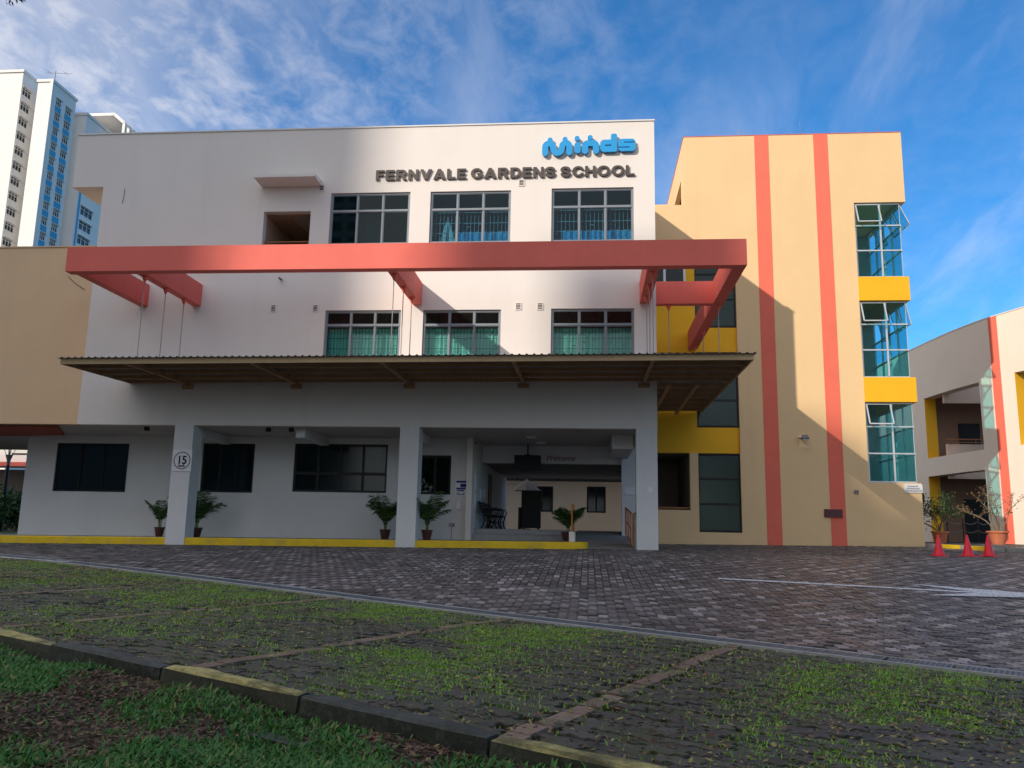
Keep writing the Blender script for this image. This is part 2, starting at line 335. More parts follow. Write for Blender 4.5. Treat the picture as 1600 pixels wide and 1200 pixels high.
def block_mesh(mb, outl, gap, cx_, cy_, toworld, depth=.03, lift=0, tilt=(0, 0), ch=.006):
    n = len(outl); rad = 1
    def ins(p, g):
        dx, dy = p[0] - cx_[0], p[1] - cx_[1]
        hx, hy = cy_
        return (cx_[0] + dx * (1 - g / hx), cx_[1] + dy * (1 - g / hy))
    top = [ins(p, gap + ch * 1.6) for p in outl]; mid = [ins(p, gap) for p in outl]
    vs = []
    for pts, dz in ((top, 0), (mid, -ch), (mid, -depth)):
        for p in pts:
            x, y, z = toworld(*p); vs.append((x, y, z + dz + lift + (p[0] - cx_[0]) * tilt[0] + (p[1] - cx_[1]) * tilt[1]))
    fs = [tuple(range(n))]
    for k in (0, n):
        fs += [(k + (i + 1) % n, k + i, k + n + i, k + n + (i + 1) % n) for i in range(n)]
    mb.add(vs, fs)
# ---- driveway pavers, 90 degree herringbone
U = .112
driveway = thing('driveway', (0, -8, gz(0, -8)), None, None, kind='structure')
def in_drive(x, y):
    u, v = to_uv(x, y)
    if v > -DR - .05: return False
    if x < 2.0 and y > -.10: return (-.15 < x < 1.33 and y < .05)
    if x >= 2.0 and x < 11.7 and y > 6.22: return False
    if x >= 11.7 and y > 12.0 - .0 * x: return False
    if x > 15.5 and y > 11 - (x - 15.5) * 1.0: return False
    return True
W2 = lambda a, b: (a * U, b * U, gz(a * U, b * U))
cand = []
ni0, ni1, nj0, nj1 = int(-24 / U), int(22 / U), int(-23 / U), int(12 / U)
for j in range(nj0, nj1):
    for i in range(ni0, ni1):
        k = (i - j) % 4
        if k == 0: w_, h_ = 2, 1
        elif k == 3: w_, h_ = 1, 2     # vertical block whose foot is at (i,j)
        else: continue
        x, y = (i + w_ / 2) * U, (j + h_ / 2) * U
        if not in_drive(x, y): continue
        dx, dy = x - CAM[0], y - CAM[1]; d = math.hypot(dx, dy)
        pxx = dx / dy if dy > 0 else 9
        if not (-.86 < pxx < .64): continue
        if d > 26 and y > 2 and x < 11: pass
        cand.append((d, i, j, w_, h_))
cand.sort()
near_n = 300
mbfs = (MB(), MB())
for c, (d, i, j, w_, h_) in enumerate(cand):
    cxy = (i + w_ / 2, j + h_ / 2); wavy = d < 12.5
    lift = random.gauss(0, .003); tilt = (random.gauss(0, .004), random.gauss(0, .004)); pale = w_ == 1 and random.random() < .8; mbf = mbfs[pale]
    if c < near_n:
        mb = MB(); block_mesh(mb, block_outline(i, j, w_, h_, True, .10), .07, cxy, (w_ / 2, h_ / 2), W2, .03, lift, tilt); obj('paver', mb, PAVB if pale else PAV, driveway)
    elif wavy:
        block_mesh(mbf, block_outline(i, j, w_, h_, True, .10), .07, cxy, (w_ / 2, h_ / 2), W2, .025, lift, tilt)
    else:
        o = block_outline(i, j, w_, h_, False, 0); g = .08
        P = [(o[0][0] + g, o[0][1] + g), (o[1][0] - g, o[1][1] + g), (o[2][0] - g, o[2][1] - g), (o[3][0] + g, o[3][1] - g)]
        vs = [W2(*p) for p in P]; vs = [(a, b, z + lift) for a, b, z in vs] + [(a, b, z + lift - .02) for a, b, z in vs]
        mbf.add(vs, [(0, 1, 2, 3), (1, 0, 4, 5), (2, 1, 5, 6), (3, 2, 6, 7), (0, 3, 7, 4)])
obj('paver_field', mbfs[0], PAV, driveway, kind='stuff'); obj('paver_field', mbfs[1], PAVB, driveway, kind='stuff')
# ---- parking lot
lot = thing('parking_lot', gpt(0, 2), None, None, kind='structure')
A = .105
def W3(a, b): return gpt(a * A, b * A)
# lines are along EV; in (u,v) coordinates their u drifts with v
SK = float(EV @ EU) / float(EV @ NV)
cand = []
for j in range(1, int(LOTD / A)):
    for i in range(int(-24 / A), int(5.2 / A)):
        if (i + (j % 2)) % 2: continue
        u, v = (i + 1) * A, (j + .5) * A
        x, y = uv2(u, v); dx, dy = x - CAM[0], y - CAM[1]
        if dy < 1.2 or not (-.9 < dx / dy < .68): continue
        uu = (u - SK * v) / 2.4; fr = abs(uu - round(uu)) * 2.4
        if fr < .09: continue
        if uu > 1.0 - .02 and uu < 1.13: continue
        cand.append((math.hypot(dx, dy), i, j))
cand.sort(); mbf = MB()
for c, (d, i, j) in enumerate(cand):
    lift = random.gauss(0, .004); tilt = (random.gauss(0, .003), random.gauss(0, .003)); ol = block_outline(i, j, 2, 1, d < 11, .13)
    mb = MB() if c < 300 else mbf
    block_mesh(mb, ol, .05, (i + 1, j + .5), (1, .5), W3, .03 if d < 9 else .02, lift, tilt)
    if c < 300: obj('paver', mb, PAVL, lot)
obj('paver_field', mbf, PAVL, lot, kind='stuff')
LINES = [k * 2.4 for k in range(-8, 1)]
for k, u0 in enumerate(LINES):
    ln = thing('parking_line', gpt(u0, 0), None, None, kind='structure')
    nb = int(LOTD / .2)
    for q in range(nb):
        v0, v1 = .03 + q * .2, .03 + q * .2 + .19
        jig = random.gauss(0, .006); c = []
        for (du, v) in ((-.06, v0), (.06, v0), (.06, v1), (-.06, v1)): c.append((u0 + SK * v + du + jig, v))
        l = random.gauss(.003, .004); t = [gpt(a, b, l) for a, b in c]; bt = [(p[0], p[1], p[2] - .03) for p in t]
        mb = MB().add(t + bt, [(0, 1, 2, 3), (1, 0, 4, 5), (2, 1, 5, 6), (3, 2, 6, 7), (0, 3, 7, 4)])
        obj('brick', mb, PAVR, ln)
mb = MB(); n = 14     # pale concrete strip at the end of the lot
for q in range(n):
    v0, v1 = q * LOTD / n, (q + 1) * LOTD / n - .004; t = [gpt(2.42 + SK * v + du, v, .006) for du, v in ((0, v0), (.24, v0), (.24, v1), (0, v1))]
    mb.add(t + [(p[0], p[1], p[2] - .05) for p in t], [(3, 2, 1, 0), (0, 1, 5, 4), (1, 2, 6, 5), (2, 3, 7, 6), (3, 0, 4, 7)])
fix_normals(obj('concrete_strip', mb, CONC, kind='structure'))
# ---- drain: two concrete edges + grating panels
drain = thing('drain_channel', gpt(0, 0), None, None, kind='structure')
for v0, v1 in ((-DR, -DR + .055), (-.055, 0)):
    mb = MB(); us = np.arange(-24, 6.1, .6)
    for a, b in zip(us[:-1], us[1:]):
        t = [gpt(u, v, .008) for u, v in ((a, v0), (b - .003, v0), (b - .003, v1), (a, v1))]; mb.add(t + [(p[0], p[1], p[2] - .3) for p in t], [(3, 2, 1, 0), (0, 1, 5, 4), (1, 2, 6, 5), (2, 3, 7, 6), (3, 0, 4, 7)])
    fix_normals(obj('edge_strip', mb, CONC, drain))
mb = MB(); t = [gpt(u, v, -.26) for u, v in ((-24, -DR + .05), (6, -DR + .05), (6, -.05), (-24, -.05))]; mb.add(t, [(0, 1, 2, 3)]); obj('channel_bed', mb, SOIL, drain)
u = -24.
pid = 0
while u < 5.5:
    Lp = 1.2 if u < .6 or u > 2.2 else .55
    gap = .05 if u > .4 else .012
    mb = MB(); a, b = u + gap / 2, u + Lp - gap / 2; va, vb = -DR + .058, -.058
    skew = .03 if u > .4 else 0
    for v in np.linspace(va + .008, vb - .008, 9 if u > -8 else 5): mb.bar(gpt(a, v, -.005), gpt(b - skew, v, -.005), .014, .022)
    for uu in np.linspace(a + .008, b - .008 - skew, 13 if u > -8 else 5): mb.bar(gpt(uu, va, -.004), gpt(uu, vb, -.004), .014, .026)
    obj('grating_panel', mb, GRATE, drain); u += Lp; pid += 1
# ---- foreground kerb made of separate blocks
kerb = thing('foreground_kerb', gpt(0, LOTD), None, None, kind='structure')
def kerbmat(name, top, side):
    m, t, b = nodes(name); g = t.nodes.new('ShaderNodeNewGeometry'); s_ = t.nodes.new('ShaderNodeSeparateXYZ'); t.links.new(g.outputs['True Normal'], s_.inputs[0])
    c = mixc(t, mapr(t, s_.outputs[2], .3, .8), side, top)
    c = mixc(t, mapr(t, noise(t, 4, 7, .75), .40, .60, 0, .8), c, (.020, .024, .012)); c = mixc(t, mapr(t, noise(t, 26, 4, .7), .5, .7, 0, .5), c, (.09, .09, .07))
    t.links.new(c, b.inputs['Base Color']); b.inputs['Roughness'].default_value = .8; bump(t, b, noise(t, 40, 5, .7), .6, .01); return m
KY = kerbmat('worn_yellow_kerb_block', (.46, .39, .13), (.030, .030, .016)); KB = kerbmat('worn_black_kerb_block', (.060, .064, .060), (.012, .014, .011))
def u_on_kerb(x, y):
    p = onG(x, y, .05); return to_uv(p[0], p[1])[0]
marks = [(-24, 0)] ; us = [u_on_kerb(*q) for q in ((33, 1010), (220, 1047), (457, 1090), (762, 1152))]
cuts = [-19.5, -17.6, -15.8, -13.9, -12, -10.1, -8.2] + us + [us[-1] + 1.55, us[-1] + 3.1, us[-1] + 4.6]
cuts = sorted([c for c in cuts if c < us[0] - .6 or c >= us[0]])
colflag = {}
for k in range(len(cuts) - 1):
    a, b = cuts[k], cuts[k + 1]
    rel = cuts.index(us[0]) - k       # us0..us1 black, us1..us2 yellow, us2..us3 black, then yellow
    yel = rel in (1, -1, -3)
    mb = MB(); ns = 7; L_, R_ = a + .008, b - .008; rows = []
    off = random.gauss(0, .008); offz = random.gauss(0, .006)
    if k == cuts.index(us[2]): offz -= .0
    for q in range(ns + 1):
        uu = L_ + (R_ - L_) * q / ns; e = .012 if q in (0, ns) else 0; wob = lambda: random.gauss(0, .0035)
        x0, x1 = LOTD + .005 + off, LOTD + .118 + off
        rows.append([gpt(uu, x0, -.10), gpt(uu, x0 + e + wob(), .045 + offz), gpt(uu, x0 + .018 + e, .062 + offz - e + wob()), gpt(uu, x1 - .018 - e, .062 + offz - e + wob()), gpt(uu, x1 - e + wob(), .045 + offz), gpt(uu, x1 + wob(), -.03), gpt(uu, x1, -.16)])
    m_ = len(rows[0]); vs = [p for r in rows for p in r]; fs = [(q * m_ + i, q * m_ + i + 1, (q + 1) * m_ + i + 1, (q + 1) * m_ + i) for q in range(ns) for i in range(m_ - 1)]
    fs += [tuple(range(m_)), tuple(range(ns * m_ + m_ - 1, ns * m_ - 1, -1))]
    mb.add(vs, fs); fix_normals(obj('kerb_block', mb, KY if yel else KB, kerb))
# ---- grass verge in front of the kerb
mb = MB(); us_ = np.arange(-26, 8.1, .25); vs_ = np.concatenate([np.arange(LOTD + .10, LOTD + 4.2, .12), np.arange(LOTD + 4.4, LOTD + 60, 4)])
def vz(u, v): return -.035 - .02 * sst((v - LOTD - .15) / .5) + .02 * math.sin(u * 2.1 + v * 1.3) + .016 * math.sin(u * 5.3 - v * 3.7) + .01 * math.sin(v * 9 + u)
for v in vs_:
    for u in us_: mb.v.append(gpt(u, v, vz(u, v)))
nx = len(us_); mb.f = [(j * nx + i, j * nx + i + 1, (j + 1) * nx + i + 1, (j + 1) * nx + i) for j in range(len(vs_) - 1) for i in range(nx - 1)]
fix_normals(obj('grass_verge_soil', mb, SOIL, kind='structure', smooth=True))
mb = MB()       # old sunken kerb stub in the verge
for u0, u1 in ((-1.75, -.15), (-.13, .75)):
    t = [gpt(u, v, -.055 + dz) for u, v, dz in ((u0, LOTD + .42, 0), (u1, LOTD + .36, -.01), (u1, LOTD + .44, -.012), (u0, LOTD + .50, -.003))]; mb.add(t + [(p[0], p[1], p[2] - .14) for p in t], [(3, 2, 1, 0), (0, 1, 5, 4), (1, 2, 6, 5), (2, 3, 7, 6), (3, 0, 4, 7)])
fix_normals(obj('sunken_kerb_edge', mb, KB, kind='structure'))
# value noise for planting
def vnoise(seed, n=64):
    g = np.random.default_rng(seed).random((n, n))
    def f(x, y):
        xi, yi = np.floor(x).astype(int), np.floor(y).astype(int); fx, fy = x - xi, y - yi; fx = fx * fx * (3 - 2 * fx); fy = fy * fy * (3 - 2 * fy)
        a = g[xi % n, yi % n]; b = g[(xi + 1) % n, yi % n]; c = g[xi % n, (yi + 1) % n]; d = g[(xi + 1) % n, (yi + 1) % n]
        return (a * (1 - fx) + b * fx) * (1 - fy) + (c * (1 - fx) + d * fx) * fy
    return f
n1, n2, n3 = vnoise(1), vnoise(2), vnoise(3)
def fbm(x, y, s): return .55 * n1(x * s, y * s) + .3 * n2(x * s * 2.3, y * s * 2.3) + .15 * n3(x * s * 5.1, y * s * 5.1)
def blades(px, py, pz, ln, wd, lean, segs=2):
    """vectorised blades -> (verts, faces)"""
    n = len(px); az = RNG.random(n) * 2 * PI; lx, ly = np.cos(az), np.sin(az); wx, wy = -ly * wd / 2, lx * wd / 2
    V = []; 
    hs = [0, .55, 1.]; ws = [1, .85, .05]; 
    for h, k in zip(hs, ws):
        o = lean * h ** 1.6 * ln; zh = ln * h * np.sqrt(np.maximum(.05, 1 - (lean * h) ** 2 * .7))
        V.append(np.stack([px + lx * o - wx * k, py + ly * o - wy * k, pz + zh], 1)); V.append(np.stack([px + lx * o + wx * k, py + ly * o + wy * k, pz + zh], 1))
    V = np.stack(V, 1).reshape(-1, 3); b = np.arange(n)[:, None] * 6
    F = np.concatenate([b + np.array([[0, 1, 3, 2]]), b + np.array([[2, 3, 5, 4]])], 0); return V, F
def quads_obj(name, V, F, m, label=None, cat=None, parent=None, kind='stuff'):
    me = bpy.data.meshes.new(name); n, k = len(V), len(F); off = np.array(root_loc(parent)) if parent else np.zeros(3)
    me.vertices.add(n); me.vertices.foreach_set('co', (V - off).astype(np.float32).ravel()); me.loops.add(k * 4); me.loops.foreach_set('vertex_index', F.astype(np.int32).ravel())
    me.polygons.add(k); me.polygons.foreach_set('loop_start', np.arange(k, dtype=np.int32) * 4); me.update(calc_edges=True); me.validate(); me.materials.append(m)
    o = bpy.data.objects.new(name, me); COL.objects.link(o)
    if parent: o.parent = parent
    return tag(o, label, cat, None, kind)
gzv = np.vectorize(gz)
def uvw(u, v): return P1[0] + u * EU[0] + v * NV[0], P1[1] + u * EU[1] + v * NV[1]
# verge grass
n = 190000; u = RNG.uniform(-7.5, 2.6, n); v = LOTD + .12 + RNG.random(n) ** 1.0 * 2.6; x, y = uvw(u, v)
rt = x / np.maximum(.3, y + 24); ok = (y > -22.9) & (rt > -.85) & (rt < .25)
dens = fbm(x + 30, y + 40, 1.5); edge = np.clip((v - LOTD - .1) / .5, 0, 1)
ok &= RNG.random(n) < np.clip((dens - .41) * 8, .05, 1) * (.25 + .75 * edge) * .8
x, y, u, v = x[ok], y[ok], u[ok], v[ok]; z = gzv(x, y) + np.array([vz(a, b) for a, b in zip(u, v)])
ln = RNG.uniform(.02, .058, len(x)) * (.7 + .6 * dens[ok]); V, F = blades(x, y, z - .004, ln, RNG.uniform(.007, .017, len(x)), RNG.uniform(.5, 1.3, len(x)))
quads_obj('verge_grass', V, F, GRASS, 'broad-bladed green grass carpet of the verge in front of the kerb', 'grass')
def leaves(name, n, uR, vR, size, m, label, lift, densf, seedoff, rlim=.7):
    u = RNG.uniform(*uR, n); v = RNG.uniform(*vR, n); x, y = uvw(u, v); ok = (y > -23) & (np.abs(x / np.maximum(.3, y + 24)) < .86) & (RNG.random(n) < densf(x, y, u, v))
    x, y, u, v = x[ok], y[ok], u[ok], v[ok]; k = len(x); z = gzv(x, y) + lift(u, v); az = RNG.random(k) * 2 * PI; s = RNG.uniform(size[0], size[1], k)
    ax = np.stack([np.cos(az), np.sin(az), RNG.normal(0, .25, k)], 1) * s[:, None]; bx = np.stack([-np.sin(az), np.cos(az), RNG.normal(0, .3, k)], 1) * (s * RNG.uniform(.3, .5, k))[:, None]
    c = np.stack([x, y, z + .004 + RNG.random(k) * .008], 1); cup = np.stack([np.zeros(k), np.zeros(k), s * RNG.uniform(.05, .35, k)], 1)
    V = np.stack([c - ax, c - bx * .9 + cup, c + ax, c + bx * .9 + cup * .6], 1)
    V = np.stack([c - ax + cup * .6, c - ax * .2 - bx, c + ax * .5 - bx * .7, c + ax + cup * .5, c + ax * .5 + bx * .7 + cup, c - ax * .2 + bx + cup * .7], 1).reshape(-1, 3)
    b = np.arange(k)[:, None] * 6; F = np.concatenate([b + np.array([[0, 1, 2, 5]]), b + np.array([[2, 3, 4, 5]])], 0)
    quads_obj(name, V, F, m, label, 'leaf litter')
vzv = np.vectorize(vz)
leaves('verge_leaf_litter', 60000, (-7.5, 2.6), (LOTD + .14, LOTD + 2.6), (.007, .022), LITTER, 'brown dry leaf litter lying on the bare soil of the verge', lambda u, v: vzv(u, v), lambda x, y, u, v: np.clip((.62 - fbm(x + 30, y + 40, 1.5)) * 5, .15, 1), 0)
# grass in the lot
def lotdens(u, v):
    us = u - SK * v; st = us / 2.4; k = np.floor(st); fr = (st - k) * 2.4
    base = fbm(u + 50, v + 60, 1.0)
    d = np.zeros_like(u)
    r0 = (k == 0); d += r0 * np.clip(1.4 - ((fr - 1.35) / .72) ** 4, 0, 1) * np.clip(1.25 - ((v - 2.0) / 1.95) ** 4, 0, 1) * (.35 + .65 * (np.sin(fr * 2 * PI / .42) > -.3)) * (base > .36) * np.clip(1.3 - .25 * v, .35, 1)
    r1 = (k == -1); d += r1 * (np.exp(-((fr - .75) / .55) ** 2) * np.clip(1.1 - ((v - 1.6) / 1.7) ** 4, 0, 1)) * np.clip((base - .36) * 6, 0, 1)
    d += r1 * np.exp(-((fr - 1.1) / .6) ** 2 - ((v - 3.4) / .6) ** 2) * np.clip((base - .38) * 6, 0, 1) * .7
    r2 = (k == -2); d += r2 * np.exp(-((fr - 1.1) / .6) ** 2 - ((v - .7) / .55) ** 2) * .9 * np.clip((base - .34) * 6, 0, 1) + r2 * .22 * np.clip((base - .5) * 6, 0, 1)
    r3 = (k <= -3); d += r3 * (.55 * np.clip((base - .42) * 6, 0, 1) * np.exp(-((fr - 1.2) / .8) ** 2) + .2 * np.exp(-((v - .6) / .5) ** 2))
    d += .07 * np.clip((base - .45) * 8, 0, 1) + .03
    return np.clip(d, 0, 1)
n = 480000; u = RNG.uniform(-16, 3.0, n); v = RNG.uniform(.06, LOTD - .02, n)
snap = RNG.random(n) < .6; v = np.where(snap, np.round(v / A) * A + RNG.normal(0, .008, n), v)
ok = RNG.random(n) < lotdens(u, v) * np.where(u < -7, .5, .85); us = u - SK * v; ok &= us < 2.4
u, v = u[ok], v[ok]; x, y = uvw(u, v); keep = (y > -23.4); u, v, x, y = u[keep], v[keep], x[keep], y[keep]
V, F = blades(x, y, gzv(x, y) - .012, RNG.uniform(.014, .045, len(x)), RNG.uniform(.004, .010, len(x)), RNG.uniform(.5, 1.2, len(x)))
quads_obj('paver_grass', V, F, GRASS2, 'bright green grass growing in stripes through the parking lot pavers', 'grass')
leaves('lot_leaf_litter', 15000, (-14, 3.3), (.02, LOTD), (.008, .022), LITTERY, 'small yellow fallen leaves scattered over the parking lot pavers', lambda u, v: 0 * u, lambda x, y, u, v: .25 + .5 * (fbm(x + 9, y + 5, .8) > .47), 0)
leaves('brown_leaf_litter', 9000, (-9, 3.0), (.5, LOTD), (.010, .026), LITTER, 'brown dead leaf patches lying on the mossy lot pavers', lambda u, v: 0 * u, lambda x, y, u, v: 1. * np.clip((fbm(x + 70, y + 11, .9) - .53) * 9, 0.02, 1), 0)
leaves('driveway_leaf_litter', 900, (-12, 5), (-3.2, -DR), (.008, .018), LITTERY, 'few small leaves scattered on the driveway pavers beside the drain', lambda u, v: 0 * u, lambda x, y, u, v: .5 * np.exp(v / 1.2), 0)
# ---- painted marks on the driveway
def markmat():
    m, t, b = nodes('worn_white_road_paint'); b.inputs['Base Color'].default_value = (.62, .64, .66, 1); b.inputs['Roughness'].default_value = .6
    f = mapr(t, noise(t, 22, 6, .75), .40, .52); tr = t.nodes.new('ShaderNodeBsdfTransparent'); mxx = t.nodes.new('ShaderNodeMixShader'); o = t.nodes['Material Output']
    f2 = mapr(t, f, 0, 1, .45, 1.); t.links.new(f2, mxx.inputs[0]); t.links.new(tr.outputs[0], mxx.inputs[1]); t.links.new(b.outputs[0], mxx.inputs[2]); t.links.new(mxx.outputs[0], o.inputs[0]); return m
MARK = markmat()
def ribbon(name, pxs, wd, label, extra=None):
    pts = [onG(*q) for q in pxs]; mb = MB()
    a, b = pts[0][:2], pts[-1][:2]; d = (b - a); L = np.linalg.norm(d); d /= L; nn = np.array((-d[1], d[0])); k = max(4, int(L / .35)); vs = []
    for q in range(k + 1):
        p = a + d * L * q / k; w_ = wd
        for s_ in (-1, 1): r = p + nn * s_ * w_ / 2; vs.append((r[0], r[1], gz(*r) + .0075))
    mb.add(vs, [(2 * q, 2 * q + 1, 2 * q + 3, 2 * q + 2) for q in range(k)])
    if extra: extra(mb, a, b, d, nn)
    o = obj(name, mb, MARK, kind='structure'); return o
def head(mb, a, b, d, nn):
    c = onG(1432, 921.5)[:2]; tip = c + d * 2.6
    P = [tip, c + nn * .62, c + d * .9, c - nn * .62]; mb.add([(p[0], p[1], gz(*p) + .0115) for p in P], [(0, 1, 2, 3)])
ribbon('painted_arrow', ((1122, 904.5), (1640, 933)), .15, None, head)
ribbon('painted_line', ((-40, 868.5), (110, 878.5)), .10, None)
ribbon('painted_dash', ((1120, 858.5), (1168, 860.5)), .10, None)
# ================================================================== SCHOOL: WHITE BLOCK
XL, XR, ZB, ZT = -15.6, 1.97, 2.97, 12.48
WY = 3.0          # wall plane of the recessed ground floor
school = thing('school_building', (-6.8, 0, gz(-6.8, 0)), 'cream white three-storey school block with red concrete frame, tin canopy and open ground-floor arcade', 'building')
def rectY(x0, y0, x1, y1, Y=0.): a = onY(x0, y0, Y); b = onY(x1, y1, Y); return (a[0], b[0], b[2], a[2])   # tl, br -> X0,X1,Z0,Z1
W3F = [rectY(517.5, 302, 638, 381), rectY(673, 299.5, 797, 378.5), rectY(862, 294.5, 990.5, 376)]
W2F = [(-8.01, -5.66, 4.98, 6.53), (-4.98, -2.62, 4.98, 6.53), (-1.12, 1.33, 4.98, 6.55)]
LOG = (-10.18, -8.67, 8.55, 9.74)
wins = [(a, b, c, d) for a, b, c, d in W3F] + W2F
mb = wallgrid(MB(), 'Y', 0, .25, -16.65, XR, ZB, ZT, wins + [LOG, (-16.66, XL, ZB - 1, 10.68)])
obj('front_wall', mb, WHITE, school)
mb = MB(); mb.box(-16.65, -16.45, .25, 1.5, 10.68, ZT); mb.box(-16.45, XL, .25, 1.5, 10.68, 10.8); mb.box(XL, XL + .2, .25, 13, ZB + .33, ZT); mb.box(XR - .2, XR, .25, 6.29, ZB + .33, ZT); mb.box(-16.45, XR - .21, .25, 13, 12.2, 12.35); mb.box(XL + .2, XR - .2, 12.8, 13, ZB + .33, 12.2)
obj('side_walls_and_roof', mb, WHITE, school)
obj('parapet_coping', MB().box(-16.68, XR + .02, -.03, .28, ZT, ZT + .045), WHITE2, school)
# ochre wing
mb = wallgrid(MB(), 'Y', 0, .25, -27, XL, ZB, 8.65); mb.box(-27, XL, .25, 9, 8.3, 8.45); mb.box(-27, -26.8, .25, 9, ZB + .33, 8.3)
obj('ochre_wing_wall', mb, TANL, school)
obj('ochre_wing_coping', MB().box(-27, XL - .003, -.03, .28, 8.65, 8.69), TANL, school)
# soffit / first floor slab
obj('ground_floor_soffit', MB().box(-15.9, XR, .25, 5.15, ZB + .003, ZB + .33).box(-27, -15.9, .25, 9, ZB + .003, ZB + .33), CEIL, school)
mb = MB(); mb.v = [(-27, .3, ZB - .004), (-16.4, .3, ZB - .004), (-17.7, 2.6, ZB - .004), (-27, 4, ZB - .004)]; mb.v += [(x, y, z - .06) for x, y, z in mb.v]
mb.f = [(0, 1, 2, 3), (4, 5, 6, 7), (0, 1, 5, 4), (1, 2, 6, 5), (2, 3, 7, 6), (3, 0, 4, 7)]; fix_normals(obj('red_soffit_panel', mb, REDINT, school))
# columns
for a, b in ((-12.46, -11.87), (-5.53, -4.96), (1.36, 1.96)):
    obj('column', MB().box(a, b, 0, .58, gz(a, 0) - .05, ZB), WHITE2, school)
# beams under the soffit
for x in (-12.3, -8.9, -5.4, 1.45): obj('soffit_beam', MB().box(x, x + .28, .58, WY, ZB - .28, ZB + .002), WHITE2, school)
def FL(x): return -.30 + .0088 * (x + 4)            # arcade floor level
mb = MB(); n = 26
xs_ = np.linspace(-22, -.35, n)
vs = []
for x in xs_: vs += [(x, .03, gz(x, 0) - .05), (x, .03, FL(x) - .02), (x, .05, FL(x)), (x, .20, FL(x) + .002), (x, .2, gz(x, 0) - .05)]
mb.add(vs, [(5 * k + i, 5 * k + i + 1, 5 * k + 6 + i, 5 * k + 5 + i) for k in range(n - 1) for i in range(4)] + [(0, 1, 2, 3, 4), tuple(5 * (n - 1) + i for i in (4, 3, 2, 1, 0))])
# rounded end of the kerb by the ramp
vs = []; m_ = 8
for k in range(m_ + 1):
    a = -PI / 2 + PI / 2 * k / m_; cxk, cyk, r = -.35, .38, .35
    for rr, z in ((r, gz(0, 0) - .05), (r, FL(0) - .02), (r - .02, FL(0)), (r - .17, FL(0) + .002)): vs.append((cxk + rr * math.cos(a), cyk + rr * math.sin(a), z))
mb.add(vs, [(4 * k + i, 4 * k + i + 1, 4 * k + 5 + i, 4 * k + 4 + i) for k in range(m_) for i in range(3)])
fix_normals(obj('yellow_arcade_kerb', mb, KYEL, school))
mb = MB(); vs = []
for x in xs_: vs += [(x, .2, FL(x)), (x, WY + (2.5 if x < -16 else .02), FL(x))]
mb.add(vs, [(2 * k, 2 * k + 1, 2 * k + 3, 2 * k + 2) for k in range(n - 1)]); obj('arcade_floor', mb, CONC, school)
# recessed ground-floor wall
g0 = onY(36, 760, WY)[0]
def GW(a, b, c, d): r = rectY(a, b, c, d, WY); return r
GWIN = [GW(90, 692, 195, 769), GW(318, 692.5, 393.5, 770), GW(461, 693, 603, 770.5), GW(655, 711, 703.5, 773)]
PX0 = -3.9      # passage left wall
mb = wallgrid(MB(), 'Y', WY, .2, g0, PX0, -.7, ZB + .003, GWIN); mb.box(g0, g0 + .2, WY + .2, 9, -.7, ZB + .003); obj('arcade_wall', mb, WHITE2, school)
# windows -----------------------------------------------------------
def window(parent, r, Y, cols, trans, fm, gm, lowgm=None, fw=.055, fd=.07, inset=.10, rows=None, label=None, name='window', mull=None):
    """r = X0,X1,Z0,Z1 ; frame with mullions and one pane per light"""
    x0, x1, z0, z1 = r; y = Y + inset; mb = MB(); e = .002
    mb.box(x0 + e, x1 - e, y, y + fd, z0 + e, z0 + fw); mb.box(x0 + e, x1 - e, y, y + fd, z1 - fw, z1 - e); mb.box(x0 + e, x0 + fw, y, y + fd, z0 + fw, z1 - fw); mb.box(x1 - fw, x1 - e, y, y + fd, z0 + fw, z1 - fw)
    zs = rows or ([z0 + fw, trans - fw / 2, trans + fw / 2, z1 - fw] if trans else [z0 + fw, z1 - fw]); m_ = mull or fw * .8
    bands = [(zs[i], zs[i + 1]) for i in range(0, len(zs), 2)]
    for (a, b) in zip(bands[:-1], bands[1:]): mb.box(x0 + fw, x1 - fw, y - .006, y + fd - .01, a[1], b[0])
    cx_ = [x0 + fw + (x1 - x0 - 2 * fw) * k / cols for k in range(cols + 1)]
    for (za, zb) in bands:
        for k in range(1, cols): mb.box(cx_[k] - m_ / 2, cx_[k] + m_ / 2, y + .004, y + fd - .004, za, zb)
    f = obj(name, mb, fm, parent, label)
    for bi, (za, zb) in enumerate(bands):
        for k in range(cols):
            a = cx_[k] + (m_ / 2 if k else 0); b = cx_[k + 1] - (m_ / 2 if k < cols - 1 else 0); sash = .022; yy = y + .02 + (.018 if (k % 2 and bi == 0) else 0)
            mb2 = MB().box(a + .001, b - .001, yy + .01, yy + .016, za + .001, zb - .001); p = obj('pane', mb2, (lowgm if (lowgm and bi == 0) else gm), f)
            s_ = MB(); s_.box(a + .001, b - .001, yy, yy + .03, za + .001, za + sash); s_.box(a + .001, b - .001, yy, yy + .03, zb - sash, zb - .001); s_.box(a + .001, a + sash, yy, yy + .03, za + sash, zb - sash); s_.box(b - sash, b - .001, yy, yy + .03, za + sash, zb - sash)
            obj('sash', s_, fm, f)
    return f
def curtain(parent, x0, x1, z0, z1, y, m, amp=.03, wl=.14, gather=None):
    mb = MB(); n = max(4, int((x1 - x0) / wl * 8)); vs = []
    for k in range(n + 1):
        t = k / n; x = x0 + (x1 - x0) * t; a = math.sin(2 * PI * x / wl + 1.3 * math.sin(x * 3)) * amp
        vs += [(x, y + a, z0 + .02 * math.sin(x * 5)), (x, y + a * .8, z1)]
    mb.add(vs, [(2 * k, 2 * k + 1, 2 * k + 3, 2 * k + 2) for k in range(n)]); return obj('curtain', mb, m, parent, smooth=True)
